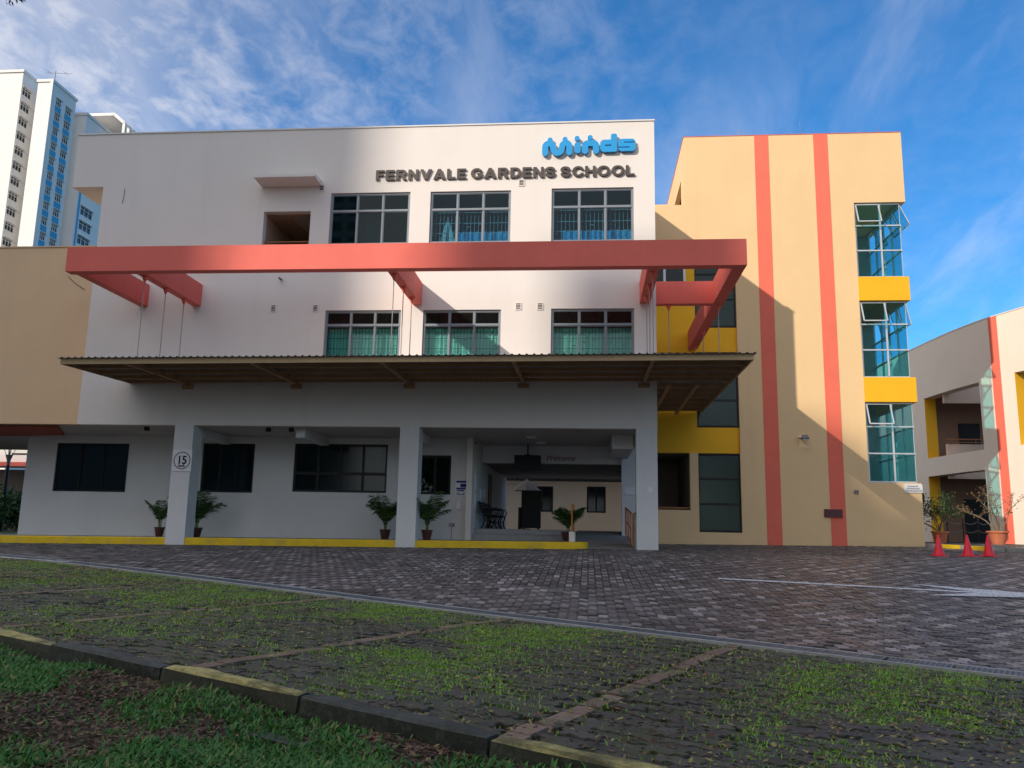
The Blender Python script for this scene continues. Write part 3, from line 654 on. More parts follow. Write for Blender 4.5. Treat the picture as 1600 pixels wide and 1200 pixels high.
def grille(parent, x0, x1, z0, z1, y, m, step=.105):
    mb = MB(); n = int((x1 - x0) / step)
    for k in range(n + 1): x = x0 + (x1 - x0) * k / n; mb.box(x - .006, x + .006, y, y + .012, z0, z1)
    for z in (z0 + .04, (z0 + z1) / 2 - .2, (z0 + z1) / 2 + .12, z1 - .08): mb.box(x0, x1, y + .013, y + .022, z - .008, z + .008)
    for k in range(0, n, 3): x = x0 + (x1 - x0) * (k + .5) / n; zz_ = z0 + (z1 - z0) * (.25 + .4 * ((k * 7) % 5) / 5); mb.box(x - step / 2, x + step / 2, y - .008, y, zz_ - .008, zz_ + .008)
    return obj('grille', mb, m, parent)
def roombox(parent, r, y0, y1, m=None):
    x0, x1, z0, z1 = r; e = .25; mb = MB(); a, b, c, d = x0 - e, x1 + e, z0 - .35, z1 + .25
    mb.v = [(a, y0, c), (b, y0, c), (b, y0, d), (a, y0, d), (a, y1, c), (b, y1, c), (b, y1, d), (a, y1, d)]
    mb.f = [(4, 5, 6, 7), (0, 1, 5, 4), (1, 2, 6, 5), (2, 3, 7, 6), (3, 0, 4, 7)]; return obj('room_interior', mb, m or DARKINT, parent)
CURB = mat('blue_curtain_fabric', (.07, .50, .80), .85, .15, 4, .1)
CURT = mat('pale_teal_curtain_fabric', (.68, .76, .74), .85, .12, 3, .1)
CURR = mat('dusty_red_curtain_fabric', (.30, .14, .12), .85, .12, 3, .1)
GBAR = mat('dark_window_grille', (.05, .06, .065), .5, .1, 3, 0); GBARL = mat('pale_window_grille', (.5, .5, .5), .5, .1, 3, 0)
for k, r in enumerate(W3F):
    tz = r[3] - (r[3] - r[2]) * .345
    f = window(school, r, 0, 3, tz, FRAME, GDARK if k == 0 else GBLUE, GDARK if k == 0 else GBLUE, inset=.05)
    roombox(school, r, .252, 2.8)
    if k: grille(f, r[0] + .05, r[1] - .05, r[2] + .05, tz + .05, .22, GBARL, .12)
    if k == 0: curtain(f, r[0] + 1.0, r[0] + 1.55, r[2], tz - .1, .55, CURB)
    if k == 1:
        curtain(f, r[0] + .82, r[1] - .03, r[2] - .02, r[2] + .50, .42, CURB, .05, .21)
        m_ = MB(); x = r[0] + .5                          # a tied-back pale curtain
        m_.add([(x - .30, .4, r[2]), (x - .05, .36, r[2] + .15), (x, .4, tz - .08), (x + .05, .36, r[2] + .2), (x + .30, .4, r[2])], [(0, 1, 2), (2, 3, 4)]); obj('tied_curtain', m_, CURT, f)
    if k == 2: curtain(f, r[0] + .30, r[1] - .03, r[2] - .02, r[2] + .50, .42, CURB, .05, .19)
for r in W2F:
    tz = 6.07; f = window(school, r, 0, 3, tz, FRAME, GDARK, GTEAL, inset=.05)
    roombox(school, r, .252, 2.5)
    curtain(f, r[0] + .01, r[1] - .01, r[2] - .3, tz - .04, .36, CURT, .025, .16); curtain(f, r[0] + .01, r[1] - .01, tz + .02, r[3], .37, CURR, .02, .18)
    grille(f, r[0] + .05, r[1] - .05, r[2] - .0, tz + .12, .24, GBAR, .095)
for k, r in enumerate(GWIN[:3]):
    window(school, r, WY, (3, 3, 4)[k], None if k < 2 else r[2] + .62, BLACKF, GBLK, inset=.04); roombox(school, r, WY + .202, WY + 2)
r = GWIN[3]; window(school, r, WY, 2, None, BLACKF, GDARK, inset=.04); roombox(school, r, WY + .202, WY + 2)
# loggia opening
x0, x1, z0, z1 = LOG; mb = MB(); mb.v = [(x0, .25, z0), (x1, .25, z0), (x1, .25, z1), (x0, .25, z1), (x0, 3.2, z0), (x1, 3.2, z0), (x1, 3.2, z1), (x0, 3.2, z1)]
mb.f = [(4, 5, 6, 7), (0, 1, 5, 4), (1, 2, 6, 5), (2, 3, 7, 6), (3, 0, 4, 7)]; obj('loggia_interior', mb, mat('loggia_paint', (.42, .30, .21), .8, .06, 1, 0), school)
obj('roof_slope', MB().add([(x0 + .7, .4, z1), (x1 - .01, .4, z1 - .02), (x1 - .01, 3.1, z0 + .5)], [(0, 1, 2)]), DARKINT, school)
mb = MB()
for z in (z0 + .10, z0 + .24): mb.tube([(x0, .16, z), (x1, .16, z)], .022, 8)
for x in (x0 + .05, x1 - .06): mb.tube([(x, .16, z0), (x, .16, z0 + .24)], .018, 8)
obj('loggia_railing', mb, WOODB, school)
mb = MB(); a = -10.3; b = -8.36; vs = [(a, -.72, 10.57), (b, -.72, 10.57), (b, -.72, 10.66), (a, -.72, 10.66), (a, 0, 10.55), (b, 0, 10.55), (b, 0, 10.72), (a, 0, 10.72)]
mb.add(vs, [(0, 1, 2, 3), (3, 2, 6, 7), (0, 4, 5, 1), (1, 5, 6, 2), (0, 3, 7, 4)]); obj('sun_ledge', mb, WHITE, school)
for (px, py) in ((503, 293), (815, 285), (427.5, 481), (493, 481), (810, 478), (844, 478)):
    p = onY(px, py, 0); m_ = MB(); h = .095; m_.box(p[0] - h, p[0] + h, -.022, 0, p[2] - h - .03, p[2] - h + .0); m_.box(p[0] - h, p[0] + h, -.022, 0, p[2] + h - .02, p[2] + h)
    m_.box(p[0] - h, p[0] - h + .03, -.022, 0, p[2] - h, p[2] + h - .02); m_.box(p[0] + h - .03, p[0] + h, -.022, 0, p[2] - h, p[2] + h - .02)
    for q in range(3): z = p[2] - h + .03 + q * .05; m_.add([(p[0] - h + .03, -.004, z + .02), (p[0] + h - .03, -.004, z + .02), (p[0] + h - .03, -.02, z), (p[0] - h + .03, -.02, z)], [(0, 1, 2, 3)])
    v_ = obj('wall_vent', m_, WHITE, school); obj('vent_backing', MB().box(p[0] - h + .03, p[0] + h - .03, -.003, -.001, p[2] - h, p[2] + h - .02), INK, v_)
p = onY(440, 437, 0); obj('drain_spout', MB().tube([(p[0], .0, p[2]), (p[0] + .02, -.26, p[2] - .03)], .035, 8), GREYM, school)
a, b = onY(107, 432, 0), onY(133, 453, 0); obj('loose_cable', MB().tube([(a[0], -.012, a[2]), (a[0] * .6 + b[0] * .4, -.03, a[2] * .6 + b[2] * .4 - .04), (b[0], -.012, b[2])], .008, 5), INK, school)
a, b = onY(195, 295, 0), onY(191, 318, 0); obj('loose_cable', MB().tube([(a[0], -.01, a[2]), (a[0] + .01, -.02, (a[2] + b[2]) / 2), (b[0], -.01, b[2])], .007, 5), INK, school)
for px, py in ((229, 669), (419, 669), (455, 669)):
    p = onY(px, py, .5); obj('soffit_floodlight', MB().bbox(p[0] - .06, p[0] + .06, .45, .6, ZB - .12, ZB + .002), BLACK, school)
# red concrete frame ------------------------------------------------
ZR0, ZR1 = 6.69, 7.375
frame = obj('concrete_frame', MB().box(-14.12, 3.95, -3.55, -3.25, ZR0, ZR1), RED, school)
for a, b, yb in ((-13.98, -13.70, 0), (-12.25, -11.98, 0), (-5.30, -5.04, 0), (1.49, 1.80, 0)):
    obj('cross_beam', MB().box(a, b, -3.25, yb, ZR0, ZR1 - .003), RED, frame)
obj('cross_beam', MB().box(3.63, 3.945, -3.25, 6.3, ZR0, ZR1 - .003), RED, frame)
obj('cross_beam', MB().box(XR, 3.63, .02, .30, ZR0, ZR1 - .006), RED, frame)
# tin canopy ----------------------------------------------------------
CX0, CX1, CY0, CY1 = -14.02, 4.06, -3.45, 6.2
tilt = lambda x: (x + 5) * .0072
canopy = None
def cbox(mb, x0, x1, y0, y1, za, zb, zc=None, zd=None):
    """za..zb at front, zc..zd at the back; follows the small sideways fall of the canopy"""
    zc = za if zc is None else zc; zd = zb if zd is None else zd
    vs = [(x0, y0, za + tilt(x0)), (x1, y0, za + tilt(x1)), (x1, y1, zc + tilt(x1)), (x0, y1, zc + tilt(x0)), (x0, y0, zb + tilt(x0)), (x1, y0, zb + tilt(x1)), (x1, y1, zd + tilt(x1)), (x0, y1, zd + tilt(x0))]
    return mb.add(vs, [(0, 3, 2, 1), (4, 5, 6, 7), (0, 1, 5, 4), (1, 2, 6, 5), (2, 3, 7, 6), (3, 0, 4, 7)])
def corr(x0, x1, y0, y1, zf, zb_, pitch=.187):
    mb = MB(); n = int(round((x1 - x0) / pitch)); pr = []
    for k in range(n):
        x = x0 + (x1 - x0) * k / n; pr += [(x, 0), (x + pitch * .60, 0), (x + pitch * .70, .028), (x + pitch * .88, .028)]
    pr.append((x1, 0)); vs = []
    for x, dz in pr: vs += [(x, y0, zf + tilt(x) + dz), (x, y1, zb_ + tilt(x) + dz)]
    mb.add(vs, [(2 * k, 2 * k + 1, 2 * k + 3, 2 * k + 2) for k in range(len(pr) - 1)]); return mb
canopy = obj('tin_canopy', corr(CX0 - .06, CX1 + .05, CY0 - .10, -.012, 4.365, 4.425), SHEET, school)
obj('side_roof_sheet', corr(XR + .02, CX1 + .05, .0, CY1, 4.427, 4.43), SHEETU, canopy)
obj('fascia', cbox(MB(), CX0, CX1, CY0, CY0 + .05, 4.215, 4.36), FASCIA, canopy)
obj('fascia', cbox(MB(), CX0, CX0 + .05, CY0 + .05, -.01, 4.215, 4.358, 4.30, 4.41), BEIGEST, canopy)
obj('fascia', cbox(MB(), CX1 - .05, CX1, CY0 + .05, CY1, 4.215, 4.358, 4.26, 4.41), FASCIA, canopy)
for x in (-12.2, -8.8, -5.35, -1.95, 1.55):
    obj('rafter', cbox(MB(), x, x + .09, CY0 + .05, -.01, 4.19, 4.33, 4.25, 4.39), BEIGEST, canopy)
    obj('bracket_plate', cbox(MB(), x - .12, x + .21, -.06, -.002, 4.12, 4.245), BEIGEST, canopy)
for y in (-2.55, -1.7, -.85, -.12): obj('purlin', cbox(MB(), CX0 + .05, CX1 - .06, y, y + .06, 4.255 + (y + 3.4) * .015, 4.358 + (y + 3.4) * .016), BEIGEST, canopy)
for y in (1.0, 2.0, 3.0, 4.0, 5.0, 5.9): obj('purlin', cbox(MB(), XR + .02, CX1 - .06, y, y + .06, 4.30, 4.424), BEIGEST, canopy)
for x in (2.3, 3.1): obj('rafter', cbox(MB(), x, x + .09, .0, CY1, 4.20, 4.298), BEIGEST, canopy)
ROD = mat('pale_steel_rod', (.34, .30, .28), .5, .1, 5, 0)
for bx, ys_ in ((-12.12, (-3.05, -1.9, -.8)), (-5.17, (-3.05, -1.9, -.8)), (1.64, (-3.05, -1.9, -.8)), (3.79, (.15, 3.4, 5.7)), (2.35, (.16,))):
    for y in ys_:
        m_ = MB().tube([(bx, y, 4.40 + tilt(bx)), (bx, y, ZR0 - .16)], .013, 6); m_.lathe([(.05, 0), (.05, .02), (.022, .12)], (bx, y, 4.39 + tilt(bx)), 8); rd = obj('hanger_rod', m_, ROD, canopy)
        obj('hanger_bracket', MB().lathe([(.022, 0), (.035, .03), (.06, .09), (.085, .17)], (bx, y, ZR0 - .172), 10), RED, rd)
# entrance passage -----------------------------------------------------
PZ = .07; PX1 = 1.98
mb = MB(); mb.box(PX0, PX0 + .18, 2.6, 14, -.7, ZB + .003); obj('passage_left_wall', mb, WHITE, school)
obj('passage_right_wall', MB().box(1.36, 1.56, .58, 2.2, -.7, .62).box(1.56, 1.76, 5.2, 14, -.7, 2.97), WHITE2, school)
obj('welcome_beam', MB().box(PX0 + .18, 1.76, 5.15, 5.45, 2.36, 2.97), WHITE2, school)
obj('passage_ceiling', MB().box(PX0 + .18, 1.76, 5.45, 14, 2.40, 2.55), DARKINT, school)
obj('side_bulkhead', MB().box(.72, 1.36, 1.6, 5.15, 2.55, ZB + .002), WHITE2, school)
obj('ceiling_light', MB().lathe([(.16, 0), (.17, .05)], (-1.8, 2.2, ZB - .05), 18), SIGNW, school); obj('ceiling_light', MB().lathe([(.16, 0), (.17, .05)], (-1.6, 3.9, ZB - .05), 18), SIGNW, school)
SX1 = -.55
def tilesteps():
    st = obj('entrance_steps', MB().box(PX0 + .18, SX1, 3.34, 14, -.6, PZ - .012).box(PX0 + .18, SX1, 3.02, 3.34, -.6, PZ - .182), GREYM, school)
    nx_ = 11; wx = (SX1 - PX0 - .18) / nx_
    for k in range(nx_):
        a = PX0 + .18 + k * wx
        for (y0, y1, z0_, z1_) in ((3.0, 3.02, -.5, PZ - .17), (3.32, 3.34, PZ - .165, PZ)):
            obj('tile', MB().box(a + .003, a + wx - .003, y0, y1, z0_, z1_ - .006), TILE, st)
        obj('tile', MB().box(a + .003, a + wx - .003, 3.0, 3.318, PZ - .182, PZ - .17), TILE, st)
        for q in range(4): obj('tile', MB().box(a + .003, a + wx - .003, 3.32 + q * .3, 3.615 + q * .3, PZ - .012, PZ), TILE, st)
tilesteps()
mb = MB(); rs = [(.0, gz(.3, 0) + .01), (1.0, -.42), (6.5, PZ), (14, PZ)]
mb.v = [(x, y, z) for y, z in rs for x in (SX1 + .16, 1.37)]; mb.f = [(0, 1, 3, 2), (2, 3, 5, 4), (4, 5, 7, 6)]; obj('entrance_ramp', mb, CONC, school)
obj('arcade_floor', MB().add([(-.35, .2, FL(0)), (SX1 + .16, .2, FL(0)), (SX1 + .16, 3.0, FL(0)), (-.35, 3.0, FL(0))], [(0, 1, 2, 3)]), CONC, school)
obj('ramp_kerb_wall', MB().box(SX1, SX1 + .16, .45, 3.2, -.6, .02), WHITE, school)
def railing(x, y0, y1, z0, z1, top, name='handrail'):
    mb = MB(); pts = [(x, y0, z0 - .0), (x, y0, z0 + top), (x, y1, z1 + top), (x, y1, z1)]; mb.tube(pts, .024, 8)
    mb.tube([(x, y0, z0 + top * .5), (x, y1, z1 + top * .5)], .016, 6)
    k = 4
    for q in range(1, k): t = q / k; mb.tube([(x, y0 + (y1 - y0) * t, z0 + (z1 - z0) * t), (x, y0 + (y1 - y0) * t, z0 + (z1 - z0) * t + top)], .016, 6)
    return obj(name, mb, ORANGE, school)
railing(SX1 + .08, .6, 3.2, -.02, .05, .82); railing(1.25, .25, 4.5, -.35, -.05, .9)
obj('handrail_post', MB().box(SX1 + .06, SX1 + .10, .50, .54, -.4, .70), ORANGE, school)
# dark doorways and frames in the left wall of the passage
obj('side_door', MB().box(PX0 + .18, PX0 + .22, 7.0, 8.0, PZ, 2.1), mat('brown_door', (.10, .045, .03), .5, .2, 2, .1), school)
mb = MB()
for y, z, h, w_ in ((3.5, 1.55, .55, .30), (3.5, .95, .50, .30), (5.0, 1.25, .32, .5), (5.8, 1.3, .3, .3)): mb.box(PX0 + .18, PX0 + .205, y - w_ / 2, y + w_ / 2, z - h / 2, z + h / 2)
pn = obj('picture_frame_group', mb, SIGNW, school)
# ============ courtyard block seen through the passage
back = thing('courtyard_block', (-1, 20, gz(0, 14)), 'pale beige block with two dark windows seen through the entrance passage', 'building')
BY = 20.
bw = [rectY(829, 759.5, 864, 800, BY), rectY(917, 760, 946.5, 801.5, BY)]
bt = onY(860, 752, BY)[2]
obj('wall', wallgrid(MB(), 'Y', BY, .2, -12, 8, -.6, bt, bw), mat('peach_paint', (.80, .62, .46), .8, .05, .6, .2, 14), back)
for r in bw: window(back, r, BY, 2, None, BLACKF, GBLK, inset=.03); roombox(back, r, BY + .202, BY + 2)
obj('roof_slab', MB().box(-14, 10, BY - 1.0, BY + 6, bt + .32, bt + .7), DARKINT, back)
for x in np.arange(-10, 8, 2.1): obj('post', MB().box(x, x + .08, BY - .6, BY - .5, bt - .0, bt + .32), BLACK, back)
obj('courtyard_paving', MB().box(-14, 8, 14, BY, -.3, PZ - .02), CONC, kind='structure')
# ================================================================== STAIR TOWER
T = 6.3
tower = thing('stair_tower', (7.5, T, gz(7.5, T)), 'tall tan stair tower with two coral stripes, yellow bands and glazed right corner', 'building')
TX0, TX1 = 1.98, 11.55
holes = [(9.80, TX1 + .2, 1.92, 4.70), (9.80, TX1 + .2, 4.78, 12.28),           # corner glazing incl. bands
         (3.92, 5.40, .10, 2.88), (2.0, 3.65, .86, 2.88), (TX0, 5.41, 2.93, 12.0)]
holes = [(9.80, TX1 + .2, 1.92, 12.28), (3.92, 5.40, .10, 2.90), (2.05, 3.62, .86, 2.90), (2.05, 5.41, 2.90, 10.6), (TX0 - .1, 3.6, 12.3, 15.2)]
obj('front_wall', wallgrid(MB(), 'Y', T, .25, TX0, TX1, -.8, 15.05, holes), TAN, tower)
obj('top_overhang', MB().box(TX1, 11.64, T, 12, 12.28, 15.05), TAN, tower)
mb = MB(); mb.add([(x, y, 15.05 + z) for z in (0, .015) for x, y in ((3.58, T - .02), (11.66, T - .02), (11.66, 13), (3.58, 13))], [(0, 3, 2, 1), (4, 5, 6, 7), (0, 1, 5, 4), (1, 2, 6, 5), (2, 3, 7, 6), (3, 0, 4, 7)]); obj('roof_coping', mb, RED, tower)
obj('left_side_wall', wallgrid(MB(), 'X', 3.6, .2, T + .25, 13, 12.3, 15.05, [(7.4, 10.6, 12.3, 13.75)]), TAN, tower)
obj('soffit_over_corner', MB().box(9.8, TX1, T + .25, 12, 12.28, 12.45), TAN, tower)
obj('low_roof', MB().box(TX0, 3.6, T + .25, 13, 12.0, 12.2), TANL, tower)
obj('rear_wall', MB().box(TX0 + .02, TX1, 13, 13.2, -.8, 15.05), TAN, tower)
obj('inner_wall', MB().box(9.55, 9.79, T + .25, 12.9, -.8, 12.28), mat('stair_inner_paint', (.52, .45, .36), .8, .05, 1, 0), tower)
obj('inner_back_wall', MB().box(9.80, TX1, 10.0, 10.2, -.8, 12.28), mat('stair_back_paint', (.45, .42, .38), .8, .05, 1, 0), tower)
obj('corner_base_wall', MB().box(TX1 - .25, TX1, T + .25, 13, -.8, 1.92), TAN, tower)
SW = 10.0
for z0_, z1_ in ((8.51, 9.40), (4.78, 5.67)):
    obj('yellow_band', MB().box(9.80, 11.585, T - .045, T + .2, z0_, z1_).box(11.385, 11.585, T + .2, SW, z0_, z1_).box(9.80, 11.385, T + .2, SW, z1_ - .25, z1_ - .05), YEL, tower)
for a, b in ((6.25, 6.77), (8.435, 8.955)):
    obj('coral_stripe', MB().box(a, b, T - .012, T - .002, gz(a, T) - .1, 15.045), STRIPE, tower)
# corner glazing
def corner_glazing(z0, z1):
    y = T + .08; x0, x1 = 9.82, 11.40; mb = MB(); w_ = .05
    zs_ = [z0, z0 + (z1 - z0) * .36, z0 + (z1 - z0) * .695, z1]; xm = 10.72
    for z in zs_[1:3]: mb.box(x0, x1 + .06, y - .03, y + .04, z - w_ / 2, z + w_ / 2); mb.box(x1 - .01, x1 + .05, y + .04, SW, z - w_ / 2, z + w_ / 2)
    for z in (z0 + .002, z1 - w_ - .002): mb.box(x0, x1 + .04, y, y + .05, z, z + w_); mb.box(x1 - .01, x1 + .04, y + .05, SW, z, z + w_)
    mb.box(xm - .03, xm + .03, y - .02, y + .05, z0 + w_, z1 - w_); mb.box(x0, x0 + w_, y, y + .05, z0 + w_, z1 - w_); mb.box(x1 + .02, x1 + .045, y + .02, y + .045, z0 + w_, z1 - w_)
    for yy in np.linspace(T + .9, SW - .3, 4): mb.box(x1 - .01, x1 + .05, yy, yy + .06, z0 + w_, z1 - w_)
    f = obj('corner_window', mb, ALU, tower)
    for i, (za, zb) in enumerate(((zs_[0] + w_, zs_[1] - w_ / 2), (zs_[1] + w_ / 2, zs_[2] - w_ / 2), (zs_[2] + w_ / 2, zs_[3] - w_))):
        for k, (xa, xb) in enumerate(((x0 + w_, xm - .03), (xm + .03, x1 + .02))):
            if i == 2 and k == 0: continue
            obj('pane', MB().box(xa, xb, y + .012, y + .018, za, zb), GCORN, f)
    ye = [T + .135] + [v for v in np.linspace(T + .9, SW - .3, 4)] + [SW]
    for i, (za, zb) in enumerate(((zs_[0] + w_, zs_[1] - w_ / 2), (zs_[1] + w_ / 2, zs_[2] - w_ / 2), (zs_[2] + w_ / 2, zs_[3] - w_))):
        for k in range(len(ye) - 1):
            if i == 2 and k in (0, 1, 3): continue
            obj('pane', MB().box(x1 + .012, x1 + .018, ye[k] + (.06 if k else 0), ye[k + 1], za, zb), GCORN, f)
    # awning sash pushed open at the top left of the front, hinged along its top
    def sash(org, along, outw, ww, hh, ang):
        org, along, outw = map(np.array, (org, along, outw)); dn = np.array((0, 0, -1.)) * math.cos(ang) + outw * math.sin(ang); nn = np.cross(along, dn); m2 = MB(); b_ = .045
        P = lambda s, t: org + along * s + dn * t
        for a_, b2 in ((P(0, 0), P(ww, 0)), (P(ww, 0), P(ww, hh)), (P(ww, hh), P(0, hh)), (P(0, hh), P(0, 0))): m2.bar(a_, b2, b_, .03, nn)
        s_ = obj('open_sash', m2, ALU, f); m3 = MB(); q = [P(.02, .02), P(ww - .02, .02), P(ww - .02, hh - .02), P(.02, hh - .02)]; m3.add([tuple(a_ + nn * e) for e in (-.003, .003) for a_ in q], [(0, 1, 2, 3), (7, 6, 5, 4), (0, 4, 5, 1), (1, 5, 6, 2), (2, 6, 7, 3), (3, 7, 4, 0)])
        o = obj('open_pane', m3, GCORN, f)
    hh = zs_[3] - zs_[2] - .08; sash((x0 + .05, y - .02, zs_[3] - .06), (1., 0, 0), (0, -1., 0), xm - x0 - .09, hh, .36)
    if z1 > 6:
        for yy in (T + .14, T + .97, T + 2.35): sash((x1 + .06, yy, zs_[3] - .06), (0, 1., 0), (1., 0, 0), .68, hh, (.42 if z1 > 9 else .2))
corner_glazing(9.40, 12.27); corner_glazing(5.67, 8.50); corner_glazing(1.93, 4.77)
# left recessed bay: yellow spandrels and windows
YB = T + .12
def bayobj(name, x0, x1, z0, z1, m): return obj(name, MB().box(x0, x1, YB, YB + .12, z0, z1), m, tower)
bayobj('yellow_spandrel', 3.92, 5.41, 6.62, 7.54, YEL); bayobj('yellow_spandrel', 2.05, 5.41, 2.90, 3.83, YEL); bayobj('yellow_spandrel', 2.05, 3.60, 6.60, 8.62, YEL)
bayobj('yellow_pier', 3.60, 3.92, 6.30, 10.6, YEL); bayobj('yellow_pier', 3.60, 3.92, 3.83, 6.30, YEL); bayobj('yellow_spandrel', 2.05, 3.60, 3.83, 4.6, YEL)
for r in ((3.92, 5.40, .10, 2.88), (3.92, 5.40, 3.84, 6.61), (3.92, 5.40, 7.55, 10.58)):
    h = (r[3] - r[2]); rows = [r[2] + .05, r[2] + h * .35, r[2] + h * .365, r[2] + h * .67, r[2] + h * .685, r[3] - .05]
    window(tower, r, YB, 1, None, BLACKF, GGRN, fw=.035, inset=0.0, rows=rows); roombox(tower, (r[0] + .2, r[1] - .2, r[2] + .3, r[3] - .2), YB + .25, YB + 3)
for r in ((2.05, 3.60, 4.62, 6.58), (2.05, 3.60, 8.64, 10.58)):
    window(tower, r, YB, 2, r[3] - .5 if r[3] < 8 else None, SIGNW, GDARK, fw=.06, inset=0.0); roombox(tower, (r[0] + .2, r[1] - .2, r[2] + .3, r[3] - .2), YB + .25, YB + 3)
mb = MB(); a, b, c, d, y0, y1 = 2.05, 3.62, .86, 2.9, T + .25, T + 4; mb.v = [(a, y0, c), (b, y0, c), (b, y0, d), (a, y0, d), (a, y1, c), (b, y1, c), (b, y1, d), (a, y1, d)]; mb.f = [(4, 5, 6, 7), (0, 1, 5, 4), (1, 2, 6, 5), (2, 3, 7, 6), (3, 0, 4, 7)]; obj('corridor_interior', mb, DARKINT, tower)
obj('corridor_handrail', MB().tube([(2.05, T + .1, .93), (3.62, T + .1, .93)], .03, 8), WOODB, tower)
for x, h in ((5.8, .35), (8.0, .55), (10.9, .3)): obj('lightning_rod', MB().tube([(x, T + .1, 15.05), (x, T + .1, 15.05 + h)], .01, 5), GREYM, tower)
p = onY(1338, 768.5, T); obj('electrical_box', MB().bbox(p[0] - .07, p[0] + .07, T - .05, T, p[2] - .06, p[2] + .06), GREYM, tower)
# ================================================================== CURVED BLOCK
HR = 9.6
roofpx = [(1422, 548), (1450, 534.5), (1480, 521), (1510, 509), (1540, 498), (1570, 489), (1600, 480)]
cp = []
for q in roofpx: d = ray(*q); t = HR / d[2]; pnt = CAM + t * d; cp.append((pnt[0], pnt[1]))
cp = [(cp[0][0] - .6, cp[0][1] + 6), (cp[0][0] - .25, cp[0][1] + 3)] + cp
dx, dy = cp[-1][0] - cp[-2][0], cp[-1][1] - cp[-2][1]; ang = math.atan2(dy, dx); px_, py_ = cp[-1]
for k in range(7): ang += .085; px_ += .95 * math.cos(ang); py_ += .95 * math.sin(ang); cp.append((px_, py_))
cp = np.array(cp)
for _ in range(2):      # corner-cutting keeps the curve smooth
    q = [cp[0]]
    for a, b in zip(cp[:-1], cp[1:]): q += [a * .75 + b * .25, a * .25 + b * .75]
    cp = np.array(q + [cp[-1]])
seg = np.r_[0, np.cumsum(np.hypot(*(cp[1:] - cp[:-1]).T))]
def curve_at(s): return np.array([np.interp(s, seg, cp[:, 0]), np.interp(s, seg, cp[:, 1])])
def curve_n(s): a, b = curve_at(max(s - .2, 0)), curve_at(min(s + .2, seg[-1])); d = (b - a) / np.linalg.norm(b - a); n = np.array((-d[1], d[0])); return n if n[0] > 0 else -n
def pix_on_curve(x, y):
    d = ray(x, y); best = None
    for i in range(len(cp) - 1):
        a, b = cp[i], cp[i + 1]; e = b - a; M = np.array([[d[0], -e[0]], [d[1], -e[1]]])
        if abs(np.linalg.det(M)) < 1e-9: continue
        t, k = np.linalg.solve(M, a - CAM[:2])
        if -.001 <= k <= 1.001 and t > 0 and (best is None or t < best[0]): best = (t, seg[i] + k * (seg[i + 1] - seg[i]), (CAM + t * d)[2])
    return best[1], best[2]
curved = thing('curved_block', (cp[8][0], cp[8][1], gz(16, 9)), 'curved cream building at the right edge with coral stripe and deep yellow-jambed openings', 'building')
THK = .55
def curved_wall(name, s0, s1, z0, z1, m, hol=(), off0=0., off1=THK, parent=curved):
    ss = sorted({s0, s1} | {s for s in np.arange(math.ceil(s0 / .4) * .4, s1, .4)} | {h[i] for h in hol for i in (0, 1) if s0 < h[i] < s1}); zs = sorted({z0, z1} | {h[i] for h in hol for i in (2, 3)})
    mb = MB(); idx = {}
    def solid(i, j):
        if not (0 <= i < len(ss) - 1 and 0 <= j < len(zs) - 1): return False
        s, z = (ss[i] + ss[i + 1]) / 2, (zs[j] + zs[j + 1]) / 2; return not any(h[0] < s < h[1] and h[2] < z < h[3] for h in hol)
    def V(i, j, k):
        if (i, j, k) not in idx: p = curve_at(ss[i]) + curve_n(ss[i]) * (off1 if k else off0); idx[(i, j, k)] = len(mb.v); mb.v.append((p[0], p[1], zs[j]))
        return idx[(i, j, k)]
    for i in range(len(ss) - 1):
        for j in range(len(zs) - 1):
            if not solid(i, j): continue
            mb.f += [(V(i, j, 0), V(i + 1, j, 0), V(i + 1, j + 1, 0), V(i, j + 1, 0)), (V(i, j + 1, 1), V(i + 1, j + 1, 1), V(i + 1, j, 1), V(i, j, 1))]
            for di, dj, p, q in ((-1, 0, (i, j + 1), (i, j)), (1, 0, (i + 1, j), (i + 1, j + 1)), (0, -1, (i, j), (i + 1, j)), (0, 1, (i + 1, j + 1), (i, j + 1))):
                if not solid(i + di, j + dj): mb.f.append((V(*q, 0), V(*p, 0), V(*p, 1), V(*q, 1)))
    return fix_normals(obj(name, mb, m, parent))
u0 = pix_on_curve(1445, 640); u1 = pix_on_curve(1533, 640); uz1 = .5 * (pix_on_curve(1443, 623)[1] + pix_on_curve(1528, 598)[1]); uz0 = .5 * (pix_on_curve(1455, 720)[1] + pix_on_curve(1537, 698)[1])
l0 = pix_on_curve(1453, 780); l1 = pix_on_curve(1543, 780); lz1 = .5 * (pix_on_curve(1452, 744)[1] + pix_on_curve(1539, 735)[1])
r0 = pix_on_curve(1590, 640); rz1 = pix_on_curve(1590, 581)[1]; rz0 = pix_on_curve(1597, 695)[1]
H_ = [(u0[0], u1[0], uz0, uz1), (l0[0], l1[0], -.12, lz1), (r0[0], r0[0] + 2.4, rz0, rz1)]
CREAM = mat('pale_cream_paint', (.82, .69, .58), .75, .04, .6, .35, 14, streak=.13)
curved_wall('curved_wall', 0, seg[-1], -.8, HR, CREAM, H_)
curved_wall('roof_coping', 0, seg[-1], HR, HR + .04, WHITE, (), -.02, THK + .02)
s_a, s_b = pix_on_curve(1545, 520)[0], pix_on_curve(1558.5, 520)[0]; curved_wall('coral_stripe', s_a, s_b, -.3, HR - .004, STRIPE, (), -.012, -.002)
